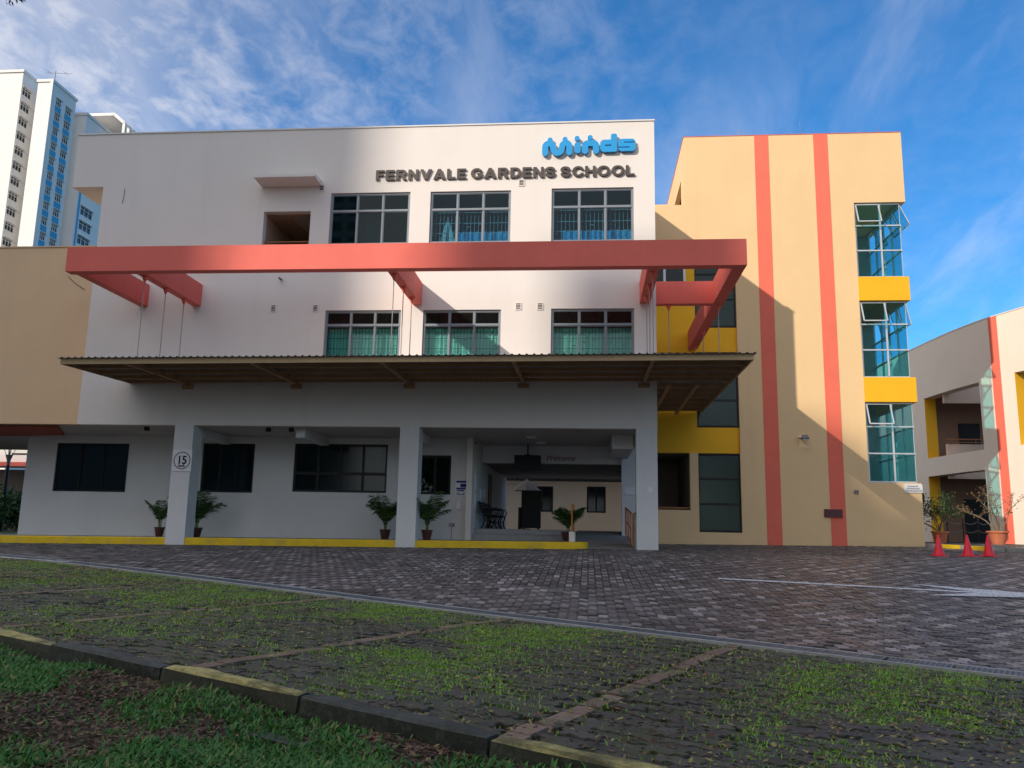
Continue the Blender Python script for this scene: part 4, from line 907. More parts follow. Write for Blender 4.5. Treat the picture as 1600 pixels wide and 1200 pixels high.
for (a, b, z0_, z1_) in H_:     # yellow far jambs
    m_ = MB(); p, q = curve_at(a) + curve_n(a) * .003, curve_at(a) + curve_n(a) * (THK - .01); tdir = (curve_at(a + .1) - curve_at(a)) / np.linalg.norm(curve_at(a + .1) - curve_at(a)) * .012
    m_.add([(w_[0] + tdir[0] * k, w_[1] + tdir[1] * k, z) for k in (.2, 1) for w_, z in ((p, z0_ + .002), (q, z0_ + .002), (q, z1_ - .002), (p, z1_ - .002))], [(0, 1, 2, 3), (4, 5, 6, 7), (0, 1, 5, 4), (1, 2, 6, 5), (2, 3, 7, 6), (3, 0, 4, 7)]); fix_normals(obj('yellow_jamb', m_, YEL, curved))
# inner block facing the camera behind the openings
IY = 17.2
def IX(px, py): return onY(px, py, IY)
a1 = IX(1455, 629.5)[2]; a0 = IX(1500, 694)[2]; b1 = IX(1500, 748)[2]
BROWNI = mat('corridor_brown_interior', (.33, .18, .12), .8, .1, 1, 0)
PINK = mat('corridor_pale_paint', (.70, .50, .38), .8, .05, 1, 0)
ix0 = curve_at(0)[0] + .2
obj('corridor_front', wallgrid(MB(), 'Y', IY, .2, 17.02, 25, -.5, HR - .3, [(16.9, 24.5, a0, a1), (16.9, 24.5, -.2, b1)]), PINK, curved)
obj('corridor_rear_wall', MB().box(17.2, 25, IY + 2.4, IY + 2.6, -.5, HR - .3), BROWNI, curved)
obj('corridor_slab', MB().box(17.4, 25, IY + .2, IY + 2.4, a0 - 1.0, a0 - .7).box(17.4, 25, IY + .2, IY + 2.4, HR - .6, HR - .31), BROWNI, curved)
obj('dark_door', MB().box(18.6, 19.8, IY + 2.34, IY + 2.39, -.4, 2.0), BLACK, curved); obj('dark_door', MB().box(18.6, 19.6, IY + 2.34, IY + 2.39, a0 - .7, a0 + 1.3), BLACK, curved)
m_ = MB(); m_.tube([(16.95, IY - .05, a0 + .22), (24, IY - .05, a0 + .22)], .03, 6); m_.tube([(16.95, IY - .05, a0 + .08), (24, IY - .05, a0 + .08)], .02, 6)
for x in np.arange(17.2, 24, 1.1): m_.tube([(x, IY - .05, a0 - .05), (x, IY - .05, a0 + .22)], .02, 6)
obj('corridor_railing', m_, WOODB, curved)
# kerb in front of the curved block, alternating yellow and grey
ck = thing('curved_block_kerb', (15, 12, gz(15, 12)), None, None, kind='structure')
kp = [onG(x, y, .0)[:2] for x, y in ((1446, 855), (1500, 858), (1540, 861), (1640, 865))]
def kpt(t): i = min(int(t * 3), 2); f = t * 3 - i; return kp[i] * (1 - f) + kp[i + 1] * f
nk = 9
for k in range(nk):
    a, b = kpt(k / nk + .004), kpt((k + 1) / nk - .004); d = (b - a) / np.linalg.norm(b - a); n_ = np.array((-d[1], d[0])); n_ = n_ if n_[1] > 0 else -n_
    t = [(p[0], p[1], gz(*p) + .12) for p in (a, b, b + n_ * .2, a + n_ * .2)]; obj('kerb_block', MB().add(t + [(x, y, z - .3) for x, y, z in t], [(3, 2, 1, 0), (0, 1, 5, 4), (1, 2, 6, 5), (2, 3, 7, 6), (3, 0, 4, 7)]), (KYEL if k in (1, 2, 4, 5) else CONC), ck)
# ================================================================== APARTMENT BLOCKS FAR LEFT
def hdb(front_px, topy, right_px, Yf, label, ncol, wpx, blue, zfloor=2.8, base=-2, depthX=None, topz=None):
    a = onY(front_px[1], topy, Yf); xr = a[0]; zt = a[2]; xl = onY(front_px[0], topy, Yf)[0]
    yb = onX(right_px[0], right_px[1], xr)[1]
    b = thing('apartment_block', ((xl + xr) / 2, Yf, base), label, 'building')
    wx, rows = [], []
    nfl = int((zt - 2.2) / zfloor); cells = []
    for (p0, p1, py, z_off, hgt) in wpx:
        y0 = onX(p0, py, xr)[1]; y1 = onX(p1, py, xr)[1]; zt_w = onX(p0, py, xr)[2]
        n = 0
        while n < 26 and zt_w - n * zfloor - hgt > 25: cells.append((y0, y1, zt_w - n * zfloor - hgt, zt_w - n * zfloor)); n += 1
    obj('wall', MB().box(xl, xr - .3, Yf, yb, base, zt), HDBW, b)
    obj('side_wall', wallgrid(MB(), 'X', xr - .3, .3, Yf, yb, base, zt, cells), HDBW, b)
    obj('parapet', MB().box(xl - .2, xr + .2, Yf - .2, yb + .2, zt, zt + .5), HDBW, b)
    return b, xr, yb, zt, xl, cells
def hdbwins(b, xr, cells, ledge=True):
    w0 = None
    for (y0, y1, z0, z1) in cells:
        if w0 is None:
            mb = MB(); f = .10
            x = xr + .02
            mb.box(x - .1, x, y0, y1, z0, z0 + f); mb.box(x - .1, x, y0, y1, z1 - f, z1); mb.box(x - .1, x, y0, y0 + f, z0 + f, z1 - f); mb.box(x - .1, x, y1 - f, y1, z0 + f, z1 - f)
            mb.box(x - .1, x, y0 + f, y1 - f, (z0 * .35 + z1 * .65), (z0 * .35 + z1 * .65) + f)
            for q in (1, 2): yy = y0 + (y1 - y0) * q / 3; mb.box(x - .11, x - .01, yy - .04, yy + .04, z0 + f, z1 - f)
            w = obj('window', mb, HDBW, b); p = obj('pane', MB().box(x - .2, x - .16, y0, y1, z0, z1), GDARKB, w)
            l = obj('hood', MB().box(x, x + .28, y0 - .1, y1 + .1, z1 + .02, z1 + .10), HDBW, w)
            w0 = (w, y0, z0, y1 - y0); first = w
        elif abs((y1 - y0) - w0[3]) > .3: w0 = None; continue
        else:
            c = dup(w0[0], parent=b); c.location = w0[0].location + Vector((0, y0 - w0[1], z0 - w0[2]))
GDARKB = mat('far_dark_glass', (.03, .045, .055), .15, .3, 1, 0, spec=.6)
YF = 104.
b, xr, yb, zt, xl, cells = hdb((-140, 37), 113, (78, 144), YF, 'tall white apartment block at the left edge, with one column of dark windows', 1, [(35.5, 50, 80 + 165 / 3, 0, 1.5)], False)
cells_ = cells; hdbwins(b, xr, cells_)
for (y0, y1, z0, z1) in cells_[::1]:
    pass
obj('blue_panel', MB().box(xr - 22, xr - 7.0, YF - .06, YF - .01, 8, 56), HDBL, b)
for k in range(22): z = zt - 5.6 - k * 2.8; obj('floor_joint', MB().box(xr, xr + .02, YF, yb, z, z + .07), mat('joint_grey', (.45, .47, .5), .7) if k == 0 else bpy.data.materials['joint_grey'], b)
b2, xr2, yb2, zt2, xl2, cells2 = hdb((60, 83), 128, (119, 160), YF + .6, 'white apartment block with two columns of windows over bright blue panels', 2, [(88, 97, 80 + 218 / 3, 0, 1.35), (102.5, 112.5, 80 + 258 / 3, 0, 1.35)], True)
half = len(cells2) // 2
hdbwins(b2, xr2, cells2[:half]); hdbwins(b2, xr2, cells2[half:])
for k, (y0, y1, z0, z1) in enumerate(cells2):
    obj('blue_panel', MB().box(xr2, xr2 + .05, y0 - .05, y1 + .05, z0 - 1.15, z0 - .06), HDBB, b2)
obj('edge_fin', MB().box(xr2 - .25, xr2 + .25, YF + .3, YF + .59, -2, zt2), HDBW, b2)
for z in (zt2 - 47.2,): obj('blue_line', MB().box(xr2 - 8, xr2 + .1, YF + .24, YF + .29, z, z + .5).box(xr2 + .3, xr2 + .36, YF + .6, yb2, z, z + .5), HDBB, b2)
m_ = MB().tube([(xr2 - 1.5, YF + 3, zt2), (xr2 - 1.5, YF + 3, zt2 + 3.6)], .06, 5).tube([(xr2 - 3.2, YF + 3, zt2 + 3.3), (xr2 + 1.8, YF + 3, zt2 + 2.9)], .04, 4); m_.tube([(xr2 - 2.6, YF + 2.2, zt2 + 3.3), (xr2 - 2.6, YF + 3.8, zt2 + 3.3)], .03, 4); m_.tube([(xr2 + .5, YF + 2.2, zt2 + 3.0), (xr2 + .5, YF + 3.8, zt2 + 3.0)], .03, 4)
obj('roof_antenna', m_, GREYM, b2)
b3, xr3, yb3, zt3, xl3, cells3 = hdb((112, 136), 180, (200, 226), YF + 9, 'lower white apartment block behind, with a ribbed curved roof canopy', 2, [(126, 146, 80 + 722 / 3, 0, 1.7)], True)
hdbwins(b3, xr3, cells3)
obj('blue_stripe', MB().box(xr3 + .01, xr3 + .05, YF + 9.4, YF + 9.9, 8, zt3 - 14), HDBB, b3)
xc, yc, zc = xr3 + 1.0, YF + 16, zt3 + 2.2
for k in range(7):      # ribbed barrel canopy on the roof
    y = yc + k * 1.6; m_ = MB(); pts = [(xc - 7, zt3), (xc - 7, zc - .4), (xc - 5.5, zc + 1.6), (xc + 0, zc + 1.6), (xc + 2.2, zc - .3), (xc + 2.2, zt3 - 5)]
    for (p, q) in zip(pts[:-1], pts[1:]): m_.bar((p[0], y, p[1]), (q[0], y, q[1]), .55, .5, (0, 1, 0))
    obj('roof_rib', m_, HDBW, b3)
obj('roof_band', MB().box(xc - 6, xc, yc, yc + 10, zc + 1.3, zc + 1.5), HDBW, b3)
# ================================================================== TALL UNSEEN BLOCKS ADDED BEHIND THE CAMERA (outline shaped to cast the facade shade, show up in the window glass)
BRK = bpy.data.materials.new('facade_with_windows'); BRK.use_nodes = True
t = BRK.node_tree; bb = t.nodes['Principled BSDF']; tcx = t.nodes.new('ShaderNodeTexCoord'); mp = t.nodes.new('ShaderNodeMapping'); mp.inputs[2].default_value = (PI / 2, 0, 0)
t.links.new(tcx.outputs['Object'], mp.inputs[0]); br = t.nodes.new('ShaderNodeTexBrick'); br.offset = 0; br.inputs['Scale'].default_value = 1; br.inputs['Brick Width'].default_value = 3.2; br.inputs['Row Height'].default_value = 2.8; br.inputs['Mortar Size'].default_value = .6
br.inputs['Color1'].default_value = (.06, .08, .09, 1); br.inputs['Color2'].default_value = (.10, .12, .13, 1); br.inputs['Mortar'].default_value = (.62, .60, .56, 1)
t.links.new(mp.outputs[0], br.inputs['Vector']); t.links.new(br.outputs['Color'], bb.inputs['Base Color']); bb.inputs['Roughness'].default_value = .8
Y0 = -118.
for k, (ua, ub, v, lab) in enumerate(((-95, -6.7, 22, 'long tall apartment block behind the camera'), (-6.7, -.9, 2.7, 'low middle section of the apartment row behind the camera'), (-.9, 3.6, 8.3, 'stepped slab of the apartment row behind the camera'),
                                  (3.6, 4.7, 7.2, 'narrow stepped core of the apartment row behind the camera'), (4.7, 7.4, 5.9, 'shorter end slab of the apartment row behind the camera'), (7.4, 60, 2.0, 'low far end of the apartment row behind the camera'))):
    y = Y0 - k * .02
    dpt = 12.; sk_ = .87 * dpt; zt_ = v - .7 * y; P_ = [(ua + .87 * y, y), (ub + .87 * y, y), (ub + .87 * y - sk_, y - dpt), (ua + .87 * y - sk_, y - dpt)]
    tag(obj('apartment_block', MB().add([(a, b, z) for z in (-2, zt_) for a, b in P_], [(0, 3, 2, 1), (4, 5, 6, 7), (0, 1, 5, 4), (1, 2, 6, 5), (2, 3, 7, 6), (3, 0, 4, 7)]), BRK), lab, 'building')
# ================================================================== LETTERING
def textmesh(s, size, bold=0., ext=.0, shear=0., align='LEFT'):
    c = bpy.data.curves.new('txt', 'FONT'); c.body = s; c.size = size; c.offset = bold; c.extrude = ext; c.shear = shear; c.align_x = align; c.resolution_u = 4
    o = bpy.data.objects.new('txt', c); COL.objects.link(o); bpy.context.view_layer.update(); dg = bpy.context.evaluated_depsgraph_get()
    me = bpy.data.meshes.new_from_object(o.evaluated_get(dg)); bpy.data.objects.remove(o); bpy.data.curves.remove(c); return me
def put_mesh(name, me, m, parent, loc, scale=(1, 1, 1)):
    """text mesh stood upright on a wall facing -y"""
    me.transform(Matrix.Diagonal((*scale, 1))); me.transform(Matrix.Rotation(PI / 2, 4, 'X')); me.transform(Matrix.Translation(loc))
    if parent: me.transform(Matrix.Translation(-root_loc(parent)))
    me.materials.clear(); me.materials.append(m); o = bpy.data.objects.new(name, me); COL.objects.link(o)
    if parent: o.parent = parent
    return o
def bounds(me): a = np.empty(len(me.vertices) * 3); me.vertices.foreach_get('co', a); a = a.reshape(-1, 3); return a.min(0), a.max(0)
def sign_letters(parent, text, x0, x1, z, cap, y, m, ext, bold, gapf=.13, spacef=.42):
    ms = []; tot = 0; ref = textmesh('H', 1, bold); lo, hi = bounds(ref); k = cap / (hi[1] - lo[1])
    for ch in text:
        if ch == ' ': ms.append(None); tot += spacef * cap; continue
        me = textmesh(ch, 1, bold, ext / k); lo, hi = bounds(me); ms.append((me, lo, hi)); tot += (hi[0] - lo[0]) * k + gapf * cap
    tot -= gapf * cap; sx_ = (x1 - x0) / tot; x = x0
    for it in ms:
        if it is None: x += spacef * cap * sx_; continue
        me, lo, hi = it; me.transform(Matrix.Translation((-lo[0], 0, 0))); put_mesh('letter', me, m, parent, (x, y, z), (k * sx_, k, k)); x += ((hi[0] - lo[0]) * k + gapf * cap) * sx_
pa, pb = onY(586.5, 281.5, -.1), onY(992, 272.5, -.1)
sg = thing('school_name_sign', ((pa[0] + pb[0]) / 2, 0, pa[2]), 'dark raised letters reading FERNVALE GARDENS SCHOOL on the upper white wall', 'sign')
# blue logo lettering: rounded strokes contoured from a distance field
def sdf_extrude(name, adds, subs, m, parent, to_w, y0, y1, bb_, res):
    X = np.arange(bb_[0], bb_[1] + res, res); Z = np.arange(bb_[2], bb_[3] + res, res); GX, GZ = np.meshgrid(X, Z, indexing='ij')
    def cap(a, b, r):
        ax, ay = a; bx, by = b; dx, dy = bx - ax, by - ay; L = dx * dx + dy * dy + 1e-9; t_ = np.clip(((GX - ax) * dx + (GZ - ay) * dy) / L, 0, 1); return np.hypot(GX - ax - t_ * dx, GZ - ay - t_ * dy) - r
    def rbox(x0, x1, z0, z1, r): cx_, cz_ = (x0 + x1) / 2, (z0 + z1) / 2; qx = np.abs(GX - cx_) - (x1 - x0) / 2 + r; qz = np.abs(GZ - cz_) - (z1 - z0) / 2 + r; return np.hypot(np.maximum(qx, 0), np.maximum(qz, 0)) + np.minimum(np.maximum(qx, qz), 0) - r
    def ev(p):
        if p[0] == 'c':
            d = None
            for a, b in zip(p[1][:-1], p[1][1:]): e = cap(a, b, p[2]); d = e if d is None else np.minimum(d, e)
            return d
        return rbox(*p[1:])
    D = ev(adds[0])
    for p in adds[1:]: D = np.minimum(D, ev(p))
    for p in subs: D = np.maximum(D, -ev(p))
    idx = {}; V = []; F = []; cnt = {}
    def vert(key, x, z):
        if key not in idx: idx[key] = len(V); V.append((x, z))
        return idx[key]
    def cross(i, j, k, l):
        key = (min((i, j), (k, l)), max((i, j), (k, l))); a, b = D[i, j], D[k, l]; t_ = a / (a - b); return vert(key, X[i] + (X[k] - X[i]) * t_, Z[j] + (Z[l] - Z[j]) * t_)
    for i in range(len(X) - 1):
        for j in range(len(Z) - 1):
            c = [(i, j), (i + 1, j), (i + 1, j + 1), (i, j + 1)]; ins = [D[p] < 0 for p in c]
            if not any(ins): continue
            poly = []
            for q in range(4):
                p, r_ = c[q], c[(q + 1) % 4]
                if ins[q]: poly.append(vert((p,), X[p[0]], Z[p[1]]))
                if ins[q] != ins[(q + 1) % 4]: poly.append(cross(*p, *r_))
            if len(poly) >= 3: F.append(poly)
    for f in F:
        for q in range(len(f)): e = (f[q], f[(q + 1) % len(f)]); cnt[e] = cnt.get(e, 0) + 1
    mb = MB(); n = len(V); wv = [to_w(*p) for p in V]; mb.v = [(x, y0, z) for x, z in wv] + [(x, y1, z) for x, z in wv]
    mb.f = [tuple(f) for f in F] + [tuple(q + n for q in reversed(f)) for f in F] + [(a, a + n, b + n, b) for (a, b) in cnt if (b, a) not in cnt]
    return fix_normals(obj(name, mb, m, parent))
la, lb = onY(760 + 465 / 5.333, 180 + 345 / 5.333, -.1), onY(760 + 1240 / 5.333, 180 + 320 / 5.333, -.1); kk = (lb[0] - la[0]) / (1240 - 465)
zb_ = (la[2] + lb[2]) / 2
tw = lambda x, z: (la[0] + (x - 465) * kk, zb_ + z * kk)
logo = thing('logo_sign', ((la[0] + lb[0]) / 2, 0, zb_), 'bright blue rounded lettering reading minds, shaped like linked people, above the school name', 'sign')
def glyph_sdf(prims, GX, GZ):
    D = None
    for p in prims:
        sub = p[0] == '-'; p = p[1:] if sub else p
        if p[0] == 'b': cx_, cz_ = (p[1] + p[2]) / 2, (p[3] + p[4]) / 2; r = p[5] if len(p) > 5 else 0; qx = np.abs(GX - cx_) - (p[2] - p[1]) / 2 + r; qz = np.abs(GZ - cz_) - (p[4] - p[3]) / 2 + r; d = np.hypot(np.maximum(qx, 0), np.maximum(qz, 0)) + np.minimum(np.maximum(qx, qz), 0) - r
        elif p[0] == 'e': d = (np.hypot((GX - p[1]) / p[3], (GZ - p[2]) / p[4]) - 1) * min(p[3], p[4])
        else:
            d = None
            for (ax, ay), (bx, by) in zip(p[1][:-1], p[1][1:]):
                dx, dy = bx - ax, by - ay; t_ = np.clip(((GX - ax) * dx + (GZ - ay) * dy) / (dx * dx + dy * dy), 0, 1); e = np.hypot(GX - ax - t_ * dx, GZ - ay - t_ * dy) - p[2]; d = e if d is None else np.minimum(d, e)
        D = d if D is None else (np.maximum(D, -d) if sub else np.minimum(D, d))
    return D
def ell(cx_, cz_, rx, rz, a0_, a1_, n=12): return [(cx_ + rx * math.cos(math.radians(a0_ + (a1_ - a0_) * k / n)), cz_ + rz * math.sin(math.radians(a0_ + (a1_ - a0_) * k / n))) for k in range(n + 1)]
GL = {'F': (68, [('b', 0, 23, -9, 109), ('b', 0, 68, 80, 109), ('b', 0, 61, 42, 62)]), 'E': (72, [('b', 0, 23, -9, 109), ('b', 0, 71, 80, 109), ('b', 0, 72, -9, 20), ('b', 0, 66, 41, 60)]),
      'L': (68, [('b', 0, 23, -9, 109), ('b', 0, 68, -9, 20)]), 'H': (82, [('b', 0, 23, -9, 109), ('b', 59, 82, -9, 109), ('b', 0, 82, 41, 62)]),
      'N': (82, [('b', 0, 22, -9, 109), ('b', 60, 82, -9, 109), ('c', [(11, 100), (71, 0)], 12.5)]), 'V': (94, [('c', [(9, 112), (47, 4)], 13), ('c', [(85, 112), (47, 4)], 13)]),
      'A': (98, [('c', [(11, -12), (49, 96)], 13), ('c', [(87, -12), (49, 96)], 13), ('b', 26, 72, 19, 38)]),
      'R': (86, [('b', 0, 80, 41, 100, 29), ('-', 'b', 20, 56, 60, 81, 10), ('b', 0, 23, -9, 109), ('b', 0, 46, 41, 60), ('c', [(46, 50), (76, -12)], 13)]),
      'D': (84, [('b', -40, 84, 0, 100, 46), ('-', 'b', -20, 61, 20, 80, 28), ('b', 0, 23, -9, 109)]),
      'G': (92, [('e', 47, 50, 47, 51), ('-', 'e', 47, 50, 24, 31), ('-', 'b', 52, 120, 52, 68), ('b', 50, 92, 36, 54), ('b', 71, 92, 14, 54)]),
      'C': (88, [('e', 47, 50, 47, 51), ('-', 'e', 47, 50, 24, 31), ('-', 'b', 52, 120, 36, 64)]), 'O': (98, [('e', 49, 50, 49, 51), ('-', 'e', 49, 50, 26, 31)]),
      'S': (80, [('c', ell(39, 70, 27, 19, 12, 235) + ell(41, 29.5, 28, 19, 62, -170), 11.5)])}
def contour_mesh(D, X, Z):
    idx = {}; V = []; F = []
    def vert(key, x, z):
        if key not in idx: idx[key] = len(V); V.append((x, z))
        return idx[key]
    def cross(a, b):
        k_ = (min(a, b), max(a, b)); da, db = D[a], D[b]; t_ = da / (da - db); return vert(k_, X[a[0]] + (X[b[0]] - X[a[0]]) * t_, Z[a[1]] + (Z[b[1]] - Z[a[1]]) * t_)
    for i in range(len(X) - 1):
        for j in range(len(Z) - 1):
            c = [(i, j), (i + 1, j), (i + 1, j + 1), (i, j + 1)]; ins = [D[p] < 0 for p in c]
            if not any(ins): continue
            poly = []
            for q in range(4):
                p, r_ = c[q], c[(q + 1) % 4]
                if ins[q]: poly.append(vert((p,), X[p[0]], Z[p[1]]))
                if ins[q] != ins[(q + 1) % 4]: poly.append(cross(p, r_))
            if len(poly) >= 3: F.append(poly)
    return V, F
def sign_text(parent, text, x0, x1, z, cap, y0, y1, m, res=4.0):
    tot = sum(GL[c][0] + 11 if c != ' ' else 26 for c in text) - 11; k = (x1 - x0) / tot; kz = cap / 100; x = 0
    for ch in text:
        if ch == ' ': x += 26; continue
        w_, pr = GL[ch]; X = np.arange(-2, w_ + 2 + res, res); Z = np.arange(-2.0, 102.1, res); GX, GZ = np.meshgrid(X, Z, indexing='ij'); D = glyph_sdf(pr, GX, GZ)
        D = np.maximum(np.maximum(D, -GX), np.maximum(GX - w_, np.maximum(-GZ, GZ - 100))); V, F = contour_mesh(D, X, Z); cnt = {}
        for f in F:
            for q in range(len(f)): cnt[(f[q], f[(q + 1) % len(f)])] = 1
        mb = MB(); n = len(V); wv = [(x0 + (x + a) * k, z + b * kz) for a, b in V]; mb.v = [(a, y0, b) for a, b in wv] + [(a, y1, b) for a, b in wv]
        mb.f = [tuple(f) for f in F] + [tuple(q + n for q in reversed(f)) for f in F] + [(a, a + n, b + n, b) for (a, b) in cnt if (b, a) not in cnt]
        fix_normals(obj('letter', mb, m, parent)); x += w_ + 11
sign_text(sg, 'FERNVALE GARDENS SCHOOL', pa[0], pb[0], (pa[2] + pb[2]) / 2, .335, -.065, -.02, BRONZE)
def LP(pts): return [(x, 345 - y) for x, y in pts]
def arc(cx_, cy_, r, a0_, a1_, n=7): return [(cx_ + r * math.cos(math.radians(a0_ + (a1_ - a0_) * k / n)), cy_ - r * math.sin(math.radians(a0_ + (a1_ - a0_) * k / n))) for k in range(n + 1)]
ya, yb_ = -.12, -.05
mstroke = [(489, 320), (489, 268)] + arc(522, 266, 33, 180, 0)[0:] + [(560, 290)] + arc(594, 288, 33, 180, 360) + [(632, 262)] + arc(662, 262, 30, 170, 0) + [(692, 262), (692, 318)]
sdf_extrude('letter', [('c', LP(mstroke), 25), ('c', LP([(530, 202), (530, 203)]), 21), ('c', LP([(656, 199), (656, 200)]), 21)], [('b', 514, 527, -10, 345 - 275, 5)], BLUE, logo, tw, ya, yb_, (440, 745, -15, 190), 2.6)
sdf_extrude('letter', [('b', 735, 787, 18, 345 - 230, 22), ('c', LP([(757, 193), (757, 194)]), 21)], [], BLUE, logo, tw, ya, yb_, (725, 800, 5, 190), 3.2)
sdf_extrude('letter', [('c', LP([(824, 308), (824, 268)] + arc(846, 262, 22, 180, 90) + [(893, 240)] + arc(893, 262, 22, 90, 0) + [(915, 308)]), 26), ('c', LP([(866, 189), (866, 190)]), 21)], [('b', 851, 883, -10, 345 - 283, 8)], BLUE, logo, tw, ya, yb_, (790, 950, 5, 190), 3.2)
sdf_extrude('letter', [('b', 950, 1090, 24, 345 - 212, 34), ('b', 1040, 1090, 24, 345 - 160, 16)], [('b', 990, 1043, 345 - 268, 345 - 257, 5)], BLUE, logo, tw, ya, yb_, (940, 1100, 10, 200), 3.2)
sdf_extrude('letter', [('b', 1100, 1242, 28, 345 - 208, 30)], [('b', 1146, 1260, 345 - 243, 345 - 234, 4), ('b', 1090, 1196, 345 - 287, 345 - 278, 4)], BLUE, logo, tw, ya, yb_, (1090, 1255, 10, 160), 3.2)
# speed sign on the first column
a = onY(284.6, 719.5, -.02); sp = thing('speed_limit_sign', (a[0], -.01, a[2] - .3), 'square white speed limit sign with dark ring reading 15 km/h on the column', 'sign')
hw = .30; obj('panel', MB().bbox(a[0] - hw, a[0] + hw, -.03, -.006, a[2] - .32, a[2] + .32, .006), SIGNW, sp)
mb = MB(); n = 40; vs = []
for k in range(n): c_, s_ = math.cos(2 * PI * k / n), math.sin(2 * PI * k / n); vs += [(a[0] + .262 * c_, -.034, a[2] + .262 * s_), (a[0] + .236 * c_, -.034, a[2] + .236 * s_), (a[0] + .262 * c_, -.0305, a[2] + .262 * s_), (a[0] + .236 * c_, -.0305, a[2] + .236 * s_)]
mb.add(vs, [f for k in range(n) for f in ((4 * k, 4 * k + 1, 4 * ((k + 1) % n) + 1, 4 * ((k + 1) % n)), (4 * k, 4 * ((k + 1) % n), 4 * ((k + 1) % n) + 2, 4 * k + 2), (4 * k + 1, 4 * k + 3, 4 * ((k + 1) % n) + 3, 4 * ((k + 1) % n) + 1))]); obj('ring', mb, INKR, sp)
put_mesh('number', textmesh('15', .34, .008, .002, align='CENTER'), INK, sp, (a[0], -.033, a[2] - .10), (.92, 1, 1)); put_mesh('unit', textmesh('km/h', .10, .004, .002, align='CENTER'), INK, sp, (a[0], -.033, a[2] - .19))
# Welcome lettering
a = onY(852, 719.5, 5.13); b = onY(896, 720, 5.13); ws = thing('welcome_sign', ((a[0] + b[0]) / 2, 5.14, a[2]), 'dark red slanted letters reading Welcome on the beam inside the entrance', 'sign')
me = textmesh('Welcome', .27, .0, .004, .35); lo, hi = bounds(me); put_mesh('lettering', me, mat('maroon_letter', (.16, .01, .03), .5), ws, (a[0], 5.13, a[2]), ((b[0] - a[0]) / (hi[0] - lo[0]), 1, 1))
# blue and white notice
r = rectY(713, 751, 728, 774, WY - .02); nt_ = thing('notice_board', ((r[0] + r[1]) / 2, WY, r[2]), 'small blue and white printed notice on the arcade wall beside the entrance', 'notice')
obj('panel', MB().box(r[0] - .02, r[1] + .02, WY - .02, WY - .002, r[2] - .02, r[3] + .02), SIGNW, nt_); H = r[3] - r[2]
mb = MB()
for z0_, z1_, x0_, x1_ in ((.86, 1, 0, 1), (.55, .80, .42, 1), (.40, .52, .02, .96), (.28, .37, .1, .8), (.12, .17, .02, .4), (.12, .17, .6, .9), (.02, .07, .1, .8)): mb.box(r[0] + (r[1] - r[0]) * x0_, r[0] + (r[1] - r[0]) * x1_, WY - .026, WY - .0205, r[2] + H * z0_, r[2] + H * z1_)
obj('printing', mb, INKB, nt_)
r = rectY(712.5, 784, 720.5, 796, WY - .02); tag(obj('soap_dispenser', MB().bbox(r[0] + .02, r[1], WY - .11, WY, r[2], r[3], .02), SIGNW), 'small white dispenser box on the arcade wall below the blue notice', 'dispenser')
p = onY(706, 820, WY); so_ = tag(obj('wall_socket', MB().bbox(p[0] - .09, p[0] + .09, WY - .05, WY, p[2] - .05, p[2] + .05, .01), CONC), 'grey twin socket box low on the arcade wall beside the entrance', 'socket'); obj('conduit', MB().box(p[0] - .01, p[0] + .01, WY - .02, WY - .002, FL(p[0]), p[2] - .05), CONC, so_)
# tower signs
r = rectY(1412.5, 756.5, 1442, 770, T - .03); q = thing('fire_notice', ((r[0] + r[1]) / 2, T, r[2]), 'faded white three-line notice at the right corner of the tan stair tower', 'sign')
obj('panel', MB().box(r[0], r[1], T - .03, T - .004, r[2], r[3]), SIGNW, q); Hh = (r[3] - r[2])
m_ = MB(); rr_ = random.Random(9)
for k, (fa, fb) in enumerate(((.2, .72), (.14, .86), (.05, .95))):
    x = r[0] + (r[1] - r[0]) * fa
    while x < r[0] + (r[1] - r[0]) * fb: w_ = rr_.uniform(.012, .03); zc_ = r[3] - Hh * (.24 + .27 * k); m_.box(x, x + w_, T - .034, T - .031, zc_ - .025, zc_ + rr_.uniform(.012, .028)); x += w_ + .012
obj('faded_print', m_, GREYM, q)
r = rectY(1288, 795.5, 1317, 808.5, T - .05); q = thing('wall_plaque', ((r[0] + r[1]) / 2, T, r[2]), 'small dark maroon plaque across the lower right coral stripe of the tower', 'plaque')
obj('plate', MB().bbox(r[0], r[1], T - .06, T - .013, r[2], r[3], .01), PLAQ, q); m_ = MB()
for k in range(5): x = r[0] + (r[1] - r[0]) * (.14 + .18 * k); m_.box(x - .02, x + .02, T - .068, T - .061, r[2] + .1 + .03 * (k % 2), r[3] - .08)
obj('relief_mark', m_, mat('dull_bronze', (.11, .05, .045), .4, .1, 4), q)
def floodlight(px, py, label, Yp, s=1.):
    p = onY(px, py, Yp); t_ = thing('floodlight', (p[0], Yp, p[2]), label, 'floodlight'); m_ = MB(); m_.tube([(p[0] - .13 * s, Yp, p[2]), (p[0] - .13 * s, Yp - .12, p[2]), (p[0] - .13 * s, Yp - .2, p[2] - .05)], .02, 6); obj('arm', m_, GREYM, t_)
    obj('housing', MB().lathe([(.03 * s, .11 * s), (.10 * s, .10 * s), (.145 * s, .02 * s), (.155 * s, -.04 * s), (.13 * s, -.05 * s)], (p[0] + .02, Yp - .24, p[2] - .03), 14), GREYM, t_, smooth=True); obj('lens', MB().lathe([(.12 * s, -.07 * s), (.12 * s, -.051 * s)], (p[0] + .02, Yp - .24, p[2] - .03), 14), SIGNW, t_)
floodlight(1254, 684, 'grey wall floodlight between the two coral stripes of the tower', T)
floodlight(741, 692, 'small floodlight high on the entrance passage wall', 3.3, .6)
